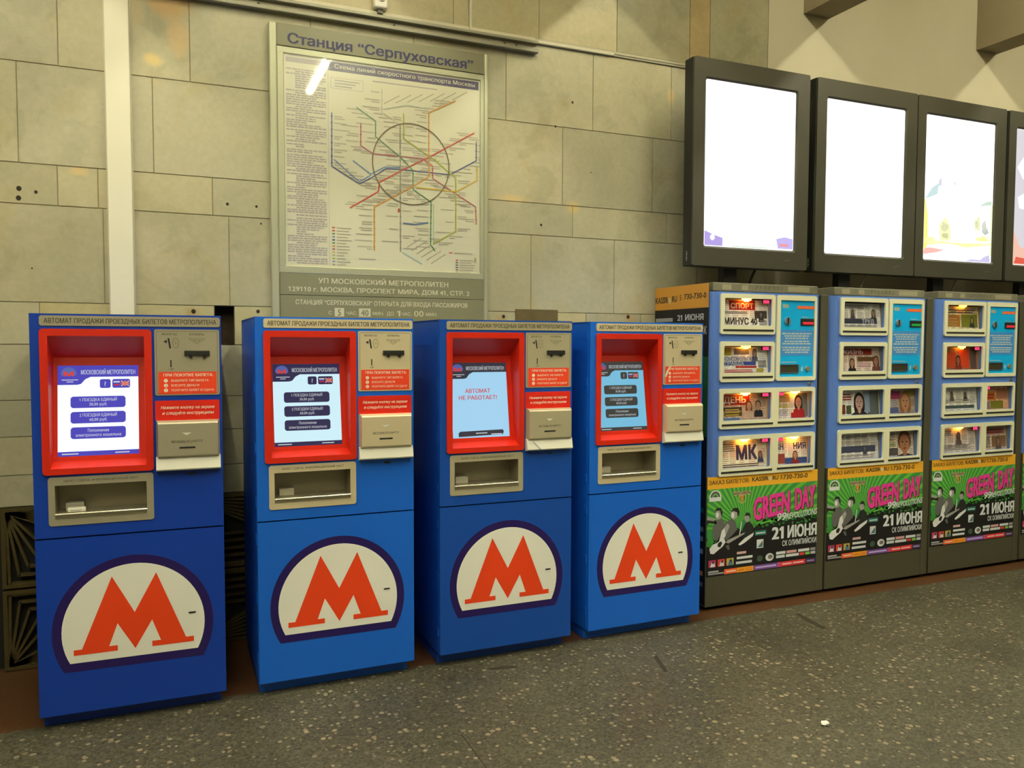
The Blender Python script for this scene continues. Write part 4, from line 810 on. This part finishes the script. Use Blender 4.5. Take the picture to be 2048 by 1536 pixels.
def kiosk(k, label, leds, amber, green=False):
    global POSTER
    org = (.48, .30, 0); X = KX+.98*k
    r = thing('newspaper_kiosk', label, 'vending machine', (X+.48, KY+.30, 0), 0, 'newspaper vending kiosks in a row'); mk = lambda m, n, p=r: m.build(n, p, org)
    F = Fr((0, 0, 0))
    b = MB(); b.box(0, .03, .024, .014, .595, 2.005, GREY, .002); b.box(.946, .03, .024, .962, .595, 2.005, GREY, .002); b.box(0, .575, .024, .962, .595, 2.005, GREY); b.box(0, .03, 1.990, .962, .595, 2.008, GREY, .002)
    b.box(.897, 0, .024, .962, .04, 2.005, GREY, .004); b.box(0, .002, .217, .90, .035, .848, GREY, .003); b.box(0, .30, .02, .95, .31, 1.98, M_BLACK)
    mk(b, 'cabinet')
    bs = MB(); bs.box(0, 0, .024, .897, .04, .217, GREY, .004); bs.box(.03, .05, 0, .93, .55, .03, M_BLACK); mk(bs, 'base')
    ld = MB(); gl = mat('lid grey', (.17, .165, .125), .5, noise=.25, nscale=12); ld.box(.030, .005, 2.006, .872, .56, 2.060, gl, .005)
    LF = Fr((0, .005, 0)); stk = mat('lid tape', (.30, .28, .21), .6)
    for a, w_ in ((.10, .07), (.25, .05), (.62, .12), (.74, .06)): ld.flat(LF, rc(a, 2.018, a+w_, 2.050), .0006, stk)
    R = random.Random(k); pen = mat('pen scrawl', (.05, .045, .035), .7)
    for i in range(7):
        a = .36+.034*i; z = 2.022+R.uniform(0, .004); ld.line(LF, [(a, z+.020), (a+R.uniform(.004, .014), z+R.uniform(.008, .02)), (a+R.uniform(-.006, .01), z)], .003, .0012, pen)
    mk(ld, 'lid')
    fp = MB(); holes = [rc(*WIN[q]) for q in 'ABCDEF']; rd = .055
    fp.plate(Fr((0, .02, 0)), rc(rd, .848, .868, 2.004), 0, .020, KBLUE, holes)
    prev = None
    for side in (0, 1):
        rad = rd if side == 0 else .018; prev = None
        for i in range(7):
            a = math.radians(90*i/6)
            x = rd-rad*math.sin(a) if side == 0 else .868+rad*math.sin(a); y = rad-rad*math.cos(a)
            if prev:
                q = [(x, y, .848), (prev[0], prev[1], .848), (prev[0], prev[1], 2.004), (x, y, 2.004)]
                fp.face(q if side == 0 else q[::-1], KBLUE); fp.sm.add(len(fp.f)-1)
            prev = (x, y)
    mk(fp, 'front_panel')
    # cream window frames with panes and take-out slots
    pane = glass_mat('kiosk glass'); slot = mat('slot black', (.012, .011, .008), .6)
    def frame(outer, wins, slots):
        m = MB(); m.plate(F, rr(*outer, .016), 0, .012, CREAM, [rr(*WIN[q], .010) for q in wins])
        for a, b_, z in slots: m.flat(F, rc(a, z-.007, b_, z+.006), .0128, slot); m.flat(F, rc(a, z-.012, b_, z-.007), .0128, mat('cream edge', (.55, .55, .44), .4))
        fo = mk(m, 'window_frame')
        for q in wins:
            x0, z0, x1, z1 = WIN[q]; mk(MB().box(x0+.001, .006, z0+.001, x1-.001, .009, z1-.001, pane), 'pane', fo)
    frame((.080, 1.740, .508, 1.993), 'A', [(.098, .495, 1.765)]); frame((.080, 1.441, .508, 1.695), 'B', [(.098, .495, 1.470)])
    frame((.081, 1.146, .852, 1.399), 'CD', [(.099, .503, 1.171), (.541, .846, 1.174)]); frame((.081, .848, .857, 1.102), 'EF', [(.099, .503, .872), (.541, .846, .874)])
    inside = mat('compartment lining', (.32, .30, .22), .7)
    for q in 'ABCDEF':
        x0, z0, x1, z1 = WIN[q]; e = .0035; x0 -= e; x1 += e; z0 -= e; z1 += e; yb = .13; m = MB()
        m.face([(x0, yb, z0), (x1, yb, z0), (x1, yb, z1), (x0, yb, z1)], inside); m.face([(x0, .02, z0), (x0, yb, z0), (x0, yb, z1), (x0, .02, z1)], inside); m.face([(x1, yb, z0), (x1, .02, z0), (x1, .02, z1), (x1, yb, z1)], inside)
        m.face([(x0, .02, z0), (x1, .02, z0), (x1, yb, z0), (x0, yb, z0)], inside); m.face([(x0, yb, z1), (x1, yb, z1), (x1, .02, z1), (x0, .02, z1)], inside); mk(m, 'compartment')
        if q in leds:
            right = q not in 'DF'; lw = .048; u = x1-.012-lw if right else x0+.012
            d = MB(); d.box(u-.002, .0125, z1-.030, u+lw+.002, .022, z1-.006, M_BLACK, .001); DF = Fr((0, .0125, 0)); rdm = mat('red led', (.1, 0, 0), .4, em=(1, .03, .10), es=4.0)
            for i in range(4):
                a = u+.003+.0118*i; seg = [((0, 0), (0, 1)), ((1, 0), (1, 1)), ((0, 0), (1, 0)), ((0, 1), (1, 1)), ((0, .5), (1, .5))]
                for s_ in (seg if i != 1 else seg[:4]): d.line(DF, [(a+.007*p[0], z1-.027+.015*p[1]) for p in s_], .0026, .0010, rdm)
            mk(d, 'price_display')
        if q in amber:
            s_ = amber[q]; u = (x0+x1)/2+(.004 if q in 'ABCE' else .02)
            a = MB(); em = mat('amber bulb %.1f' % s_, (.6, .3, .05), .4, em=(1, .34, .03), es=s_*2.4)
            a.cyl((u-.032, .0195, z1-.006), (u+.032, .0195, z1-.006), .0075, em, 10); a.cyl((u-.016, .0195, z1-.0165), (u+.016, .0195, z1-.0165), .0060, em, 10); mk(a, 'amber_lamp')
    # coin panel
    c = MB(); c.plate(F, rr(.522, 1.443, .853, 1.993, .016), 0, .012, CREAM, [rc(.551, 1.468, .834, 1.961)]); mk(c, 'coin_panel_frame')
    CF = Fr((0, -.004, 0)); c = MB(); c.plate(CF, rc(.551, 1.468, .834, 1.961), -.004, 0, CYAN); c.flat(CF, rc(.551, 1.604, .834, 1.772), .0006, CYANB)
    tx = mat('panel print', (.45, .56, .62), .5); Rn = random.Random(2)
    for g0, n in ((1.752, 3), (1.702, 2), (1.662, 3)):
        for i in range(n):
            hw = Rn.uniform(.07, .125); x = .692-hw
            while x < .692+hw-.01:
                l = Rn.uniform(.012, .035); c.flat(CF, rc(x, g0-.0155*i-.009, min(x+l, .692+hw), g0-.0155*i), .0012, tx); x += l+.005
    c.flat(CF, rc(.692, 1.908, .834, 1.928), .0010, mat('panel orange strip', (.80, .10, .03), .5))
    for i in range(9): c.flat(CF, rc(.700+.0145*i, 1.913, .708+.0145*i, 1.923), .0016, mat('panel orange mark', (.85, .30, .10), .5))
    c.flat(CF, rr(.570, 1.912, .622, 1.936, .006), .0010, mat('panel badge', (.30, .38, .36), .5)); c.flat(CF, rc(.730, 1.853, .790, 1.857), .001, tx); c.flat(CF, rc(.570, 1.560, .69, 1.565), .001, tx); c.flat(CF, [(.730, 1.512), (.745, 1.540), (.745, 1.496)], .001, tx)
    cp = mk(c, 'coin_panel')
    d = MB(); d.box(.722, -.010, 1.800, .832, -.003, 1.846, M_BLACK, .002)
    col_ = mat('green display', (0, .05, 0), .4, em=(.02, .32, .05), es=.8) if green else mat('red display', (.1, 0, 0), .4, em=(.75, .04, .05), es=.8)
    d.flat(Fr((0, -.010, 0)), rc(.735, 1.808, .826, 1.824), .001, col_); mk(d, 'credit_display', cp)
    cn = MB(); cn.cyl((.610, -.003, 1.828), (.610, -.014, 1.828), .024, mat('coin ring steel', (.35, .45, .55), .35, .7), 20); cn.box(.606, -.018, 1.806, .614, -.010, 1.850, M_BLACK, .001); mk(cn, 'coin_slot', cp)
    pk = MB(); pk.plate(CF, rr(.553, 1.490, .712, 1.549, .006), 0, .005, mat('pocket rim', (.05, .10, .14), .5), [rc(.560, 1.497, .705, 1.542)]); pk.flat(CF, rc(.560, 1.497, .705, 1.542), .0008, mat('pocket dark', (.035, .030, .016), .6)); mk(pk, 'coin_return', cp)
    mk(MB().cyl((.782, -.003, 1.519), (.782, -.016, 1.519), .015, mat('button bronze', (.42, .33, .20), .4, .5), 18), 'return_button', cp)
    mk(MB().cyl((.806, .0, 1.418), (.806, -.012, 1.418), .010, mat('lock steel', (.6, .58, .5), .3, .9), 16).box(.800, -.016, 1.408, .812, -.010, 1.412, M_BLACK), 'panel_lock')
    if POSTER is None: POSTER = mk(poster_mesh(), 'poster')
    else:
        p = POSTER.copy(); COL.objects.link(p); p.parent = r
    if k == 0:
        # concert poster on the left flank
        SF = Fr((-.0004, 0, 0), (0, -1, 0), (0, 0, 1), (-1, 0, 0)); m = MB(); U = lambda y: -(y-KY)      # world y -> frame u
        m.plate(SF, rc(U(.785), .04, U(.192), 2.055), -.0002, .0008, ink(20, 20, 17)); m.flat(SF, rc(U(.785), 1.905, U(.192), 2.055), .0012, ink(200, 138, 40)); bk = ink(52, 42, 22)
        m.text(SF, 'KASSIR', U(.777), 1.951, .042, bk, .0016, width=.146, bold=.035); m.flat(SF, el(U(.612), 1.962, .014, .022, 12), .0016, ink(190, 170, 110)); m.text(SF, 'RU', U(.585), 1.955, .040, bk, .0016, width=.055, bold=.035); m.text(SF, '5', U(.500), 1.962, .036, bk, .0016, width=.02); m.text(SF, '730-730-0', U(.450), 1.965, .036, bk, .0016, width=.232, bold=.025)
        wt = ink(190, 186, 165); m.text(SF, '21 ИЮНЯ', U(.520), 1.830, .038, wt, .0016, width=.275, bold=.035); m.flat(SF, rc(U(.775), 1.825, U(.575), 1.850), .0016, ink(150, 146, 130))
        m.flat(SF, rc(U(.785), 1.10, U(.192), 1.60), .0012, ink(46, 98, 36)); m.text(SF, 'СК', U(.27), 1.74, .05, wt, .0016, width=.06)
        for q, cc in ((.62, (30, 90, 80)), (.50, (120, 118, 105)), (.44, (140, 138, 120)), (.36, (160, 156, 140)), (.22, (200, 120, 40)), (.15, (110, 106, 95))): m.flat(SF, rc(U(.70), q, U(.215), q+.03), .0014, ink(*cc))
        mk(m, 'side_poster')
    return r
ALL = 'ABCDEF'
kiosk(0, 'newspaper vending kiosk with amber lit windows and side poster, beside the fourth ticket machine', 'ABCDEF', {'A': 14, 'B': 8, 'C': 16, 'D': 13, 'E': 18, 'F': 18})
kiosk(1, 'newspaper vending kiosk with unlit windows and a green coin display, middle of the kiosk row', '', {}, True)
kiosk(2, 'newspaper vending kiosk with only a few lit windows, third in the kiosk row', 'BDE', {'A': 5, 'B': 8, 'E': 7})
kiosk(3, 'newspaper vending kiosk cut off by the right edge of the photograph', '', {})
for (k, q), (lab, bg, prims) in PAPERS.items():
    x0, z0, x1, z1 = WIN[q]; w_ = x1-x0-.008; h_ = z1-z0; X = KX+.98*k
    t = math.radians(5.2); v = Vector((0, math.sin(t), math.cos(t))); hh = h_/math.cos(t)-.006
    m = MB(); F = Fr((0, 0, 0), (1, 0, 0), v); m.plate(F, rc(0, 0, w_, hh), -.010, 0, mat('newsprint edge', (.55, .52, .44), .8)); m.face([F.p(0, 0, -.010), F.p(0, hh, -.010), F.p(w_, hh, -.010), F.p(w_, 0, -.010)], mat('newsprint edge', (.55, .52, .44), .8))
    PAPER_SHEET = ink(*[min(250, int(c*1.32)) for c in bg]); m.flat(F, rc(0, 0, w_, hh), .0003, PAPER_SHEET)
    RP = random.Random(k*10+ord(q)); gi = ink(*[int(c*.95) for c in bg]); gj = ink(*[int(min(250, c*1.12)) for c in bg])
    for col_ in range(5):
        u = .02+.195*col_; m.flat(F, rc(u*w_, RP.uniform(.3, .5)*hh, (u+.17)*w_, RP.uniform(.55, .8)*hh), .00036, gj)
        for i in range(13):
            zz = .03+.073*i; m.flat(F, rc(u*w_, zz*hh, (u+RP.uniform(.10, .175))*w_, (zz+.035)*hh), .00044, gi); draw(m, F, w_, hh, prims)
    o = m.build('newspaper' if 'newspaper' in lab else 'magazine'); o.location = (X+x0+.010, KY+.0255, z0-.0022); tag(o, lab, 'newspaper' if 'newspaper' in lab else 'magazine', 'papers in the kiosk windows')

# ------------------------------------------------------------------ wall screens above the kiosks
def television(k, x, w_, label):
    o = (x+w_/2, .44, 2.18); r = thing('wall_screen', label, 'screen', o, 0, 'black portrait screens above the kiosks'); z0, z1, y0 = 2.180, 3.496, .392
    bz = mat('screen bezel charcoal', (.055, .054, .042), .42); sd = mat('screen case black', (.014, .015, .014), .5)
    MB().box(x, y0+.012, z0, x+w_, y0+.105, z1, sd, .008, 3).build('case', r, o)
    F = Fr((0, y0+.014, 0)); sx0, sx1, sz0, sz1 = x+.098, x+.098+.734, 2.310, 3.366
    m = MB(); outer = rr(x+.002, z0+.002, x+w_-.002, z1-.002, .012); inn = rr(sx0, sz0, sx1, sz1, .012); m.plate(F, outer, 0, .014, bz, [rr(sx0-.012, sz0-.012, sx1+.012, sz1+.012, .016)])
    o2 = rr(sx0-.012, sz0-.012, sx1+.012, sz1+.012, .016)
    for i in range(len(inn)):
        j = (i+1) % len(inn); m.face([F.p(*o2[i], .014), F.p(*o2[j], .014), F.p(*inn[j], .004), F.p(*inn[i], .004)], bz)
    m.build('bezel', r, o)
    s = MB(); B = 1.6; s.flat(F, inn, .003, glow(255, 254, 255, B)); X = lambda a: sx0+a*(sx1-sx0); Z = lambda b: sz0+b*(sz1-sz0); h = .0036; sf = lambda pts, c, b=1.0, q=0: s.flat(F, [(X(a), Z(b_)) for a, b_ in pts], h+.0004*q, glow(*c, b))
    if k == 0:
        sf([(.005, .005), (.20, .005), (.20, .055), (.11, .07), (.005, .095)], (178, 160, 228)); s.flat(F, el(X(.09), Z(.055), .02, .02, 14), h+.0004, glow(245, 245, 255, 1)); sf([(.82, .01), (.995, .01), (.995, .075), (.90, .085), (.80, .07)], (196, 182, 240)); sf([(.84, .025), (.94, .025), (.94, .04), (.84, .04)], (240, 150, 150), 1, 1); sf([(.30, .003), (.70, .003), (.70, .012), (.30, .012)], (215, 235, 215))
    if k == 2:
        sf([(.003, .06), (.06, .10), (.05, .30), (.02, .42), (.003, .42)], (245, 250, 130)); sf([(.003, .42), (.03, .44), (.10, .50), (.20, .54), (.18, .46), (.06, .43)], (200, 225, 225)); sf([(.19, .55), (.23, .58), (.24, .53), (.2, .51)], (215, 215, 225)); sf([(.40, .55), (.45, .56), (.43, .53)], (225, 225, 235))
        RS = random.Random(4)
        def blob(u, v, ru, rv, c, b_=1.0, q=0):
            sf([(u+ru*math.cos(t*.524)*RS.uniform(.7, 1.25), v+rv*math.sin(t*.524)*RS.uniform(.7, 1.25)) for t in range(12)], c, b_, q)
        for u, v, ru, rv, c in ((.30, .21, .10, .085, (246, 248, 190)), (.30, .235, .045, .035, (196, 198, 165)), (.31, .175, .055, .022, (178, 184, 140)), (.78, .27, .05, .05, (236, 240, 190)), (.765, .275, .022, .025, (190, 192, 160)),
                                (.88, .26, .045, .045, (214, 216, 205)), (.90, .225, .05, .022, (186, 196, 180)), (.86, .17, .09, .02, (244, 246, 170)), (.10, .13, .10, .03, (246, 246, 180)), (.03, .25, .022, .10, (242, 248, 120))): blob(u, v, ru, rv, c)
        sf([(.78, .40), (.90, .44), (.985, .45), (.985, .42), (.86, .41)], (205, 225, 205)); sf([(.003, .035), (.20, .055), (.30, .075), (.10, .085), (.003, .08)], (250, 190, 180)); sf([(.58, .003), (.70, .02), (.84, .02), (.88, .04), (.97, .06), (.985, .003)], (205, 200, 235)); sf([(.003, .11), (.40, .12), (.60, .10), (.99, .13), (.99, .14), (.5, .13), (.003, .135)], (250, 248, 180))
        sf([(.985, .05), (.997, .05), (.997, .42), (.985, .42)], (215, 240, 120))
    if k == 3:
        sf([(.003, .003), (.997, .003), (.997, .997), (.003, .997)], (214, 210, 216)); sf([(.03, .72), (.20, .86), (.30, .90), (.30, .60), (.12, .64)], (255, 255, 255), 1.2, 1); sf([(.05, .50), (.30, .58), (.50, .55), (.40, .40), (.08, .42)], (255, 255, 255), 1.2, 1); sf([(.003, .003), (.40, .003), (.40, .08), (.10, .14), (.003, .25)], (240, 190, 170), 1, 1); sf([(.02, .01), (.30, .01), (.20, .05), (.05, .06)], (225, 90, 70), 1, 2)
    s.build('display', r, o)
    mk_ = mat('bezel mark', (.10, .12, .16), .4); m = MB(); BF = Fr((0, y0, 0)); m.line(BF, [(sx1-.09, z0+.066), (sx1-.07, z0+.058), (sx1-.05, z0+.070), (sx1-.03, z0+.060)], .005, .0012, mk_); m.build('maker_mark', r, o)
    m = MB(); LF = Fr((x, 0, 0), (0, -1, 0), (0, 0, 1), (-1, 0, 0)); wl = mat('white side print', (.5, .5, .42), .6)
    for i in range(5): m.flat(LF, rc(-.455, 2.215+.013*i, -.445+.004*(i % 2), 2.222+.013*i), .0008, wl)
    m.build('side_label', r, o)
    p = MB(); p.box(x+.33, y0+.105, 2.009, x+.44, y0+.165, 2.60, sd, .004); p.build('support_post', r, o)
    c = MB(); pts = [(x+.62, .52, 2.20), (x+.585, .53, 2.12), (x+.56, .54, 2.009)]; c.pipe(pts, .009, mat('grey cable', (.30, .29, .22) if k else (.02, .02, .02), .6) if k else mat('black cable', (.02, .02, .02), .6), 8); c.build('cable', r, o)
television(0, 3.612, .946, 'black framed portrait screen glowing plain white with violet corners, leftmost of the row')
television(1, 4.622, .946, 'black framed portrait screen blank white, above the middle kiosk')
television(2, 5.574, .950, 'black framed portrait screen with yellowish green picture, above the third kiosk')
television(3, 6.555, .950, 'black framed portrait screen with red foot, cut by the right edge of the photograph')

# ------------------------------------------------------------------ litter
l = bmesh.new(); bmesh.ops.create_icosphere(l, subdivisions=2, radius=.5)
R = random.Random(9)
for v in l.verts: v.co = Vector((v.co.x*.045, v.co.y*.035, (v.co.z+.5)*.016))*R.uniform(.75, 1.15)
zm = min(v.co.z for v in l.verts)
for v in l.verts: v.co.z -= zm
o = MB().bm(l, mat('white litter', (.85, .82, .76), .7)).build('paper_scrap'); o.location = (3.172, -1.251, .0005)
tag(o, 'tiny crumpled white paper scrap lying on the terrazzo floor', 'litter')
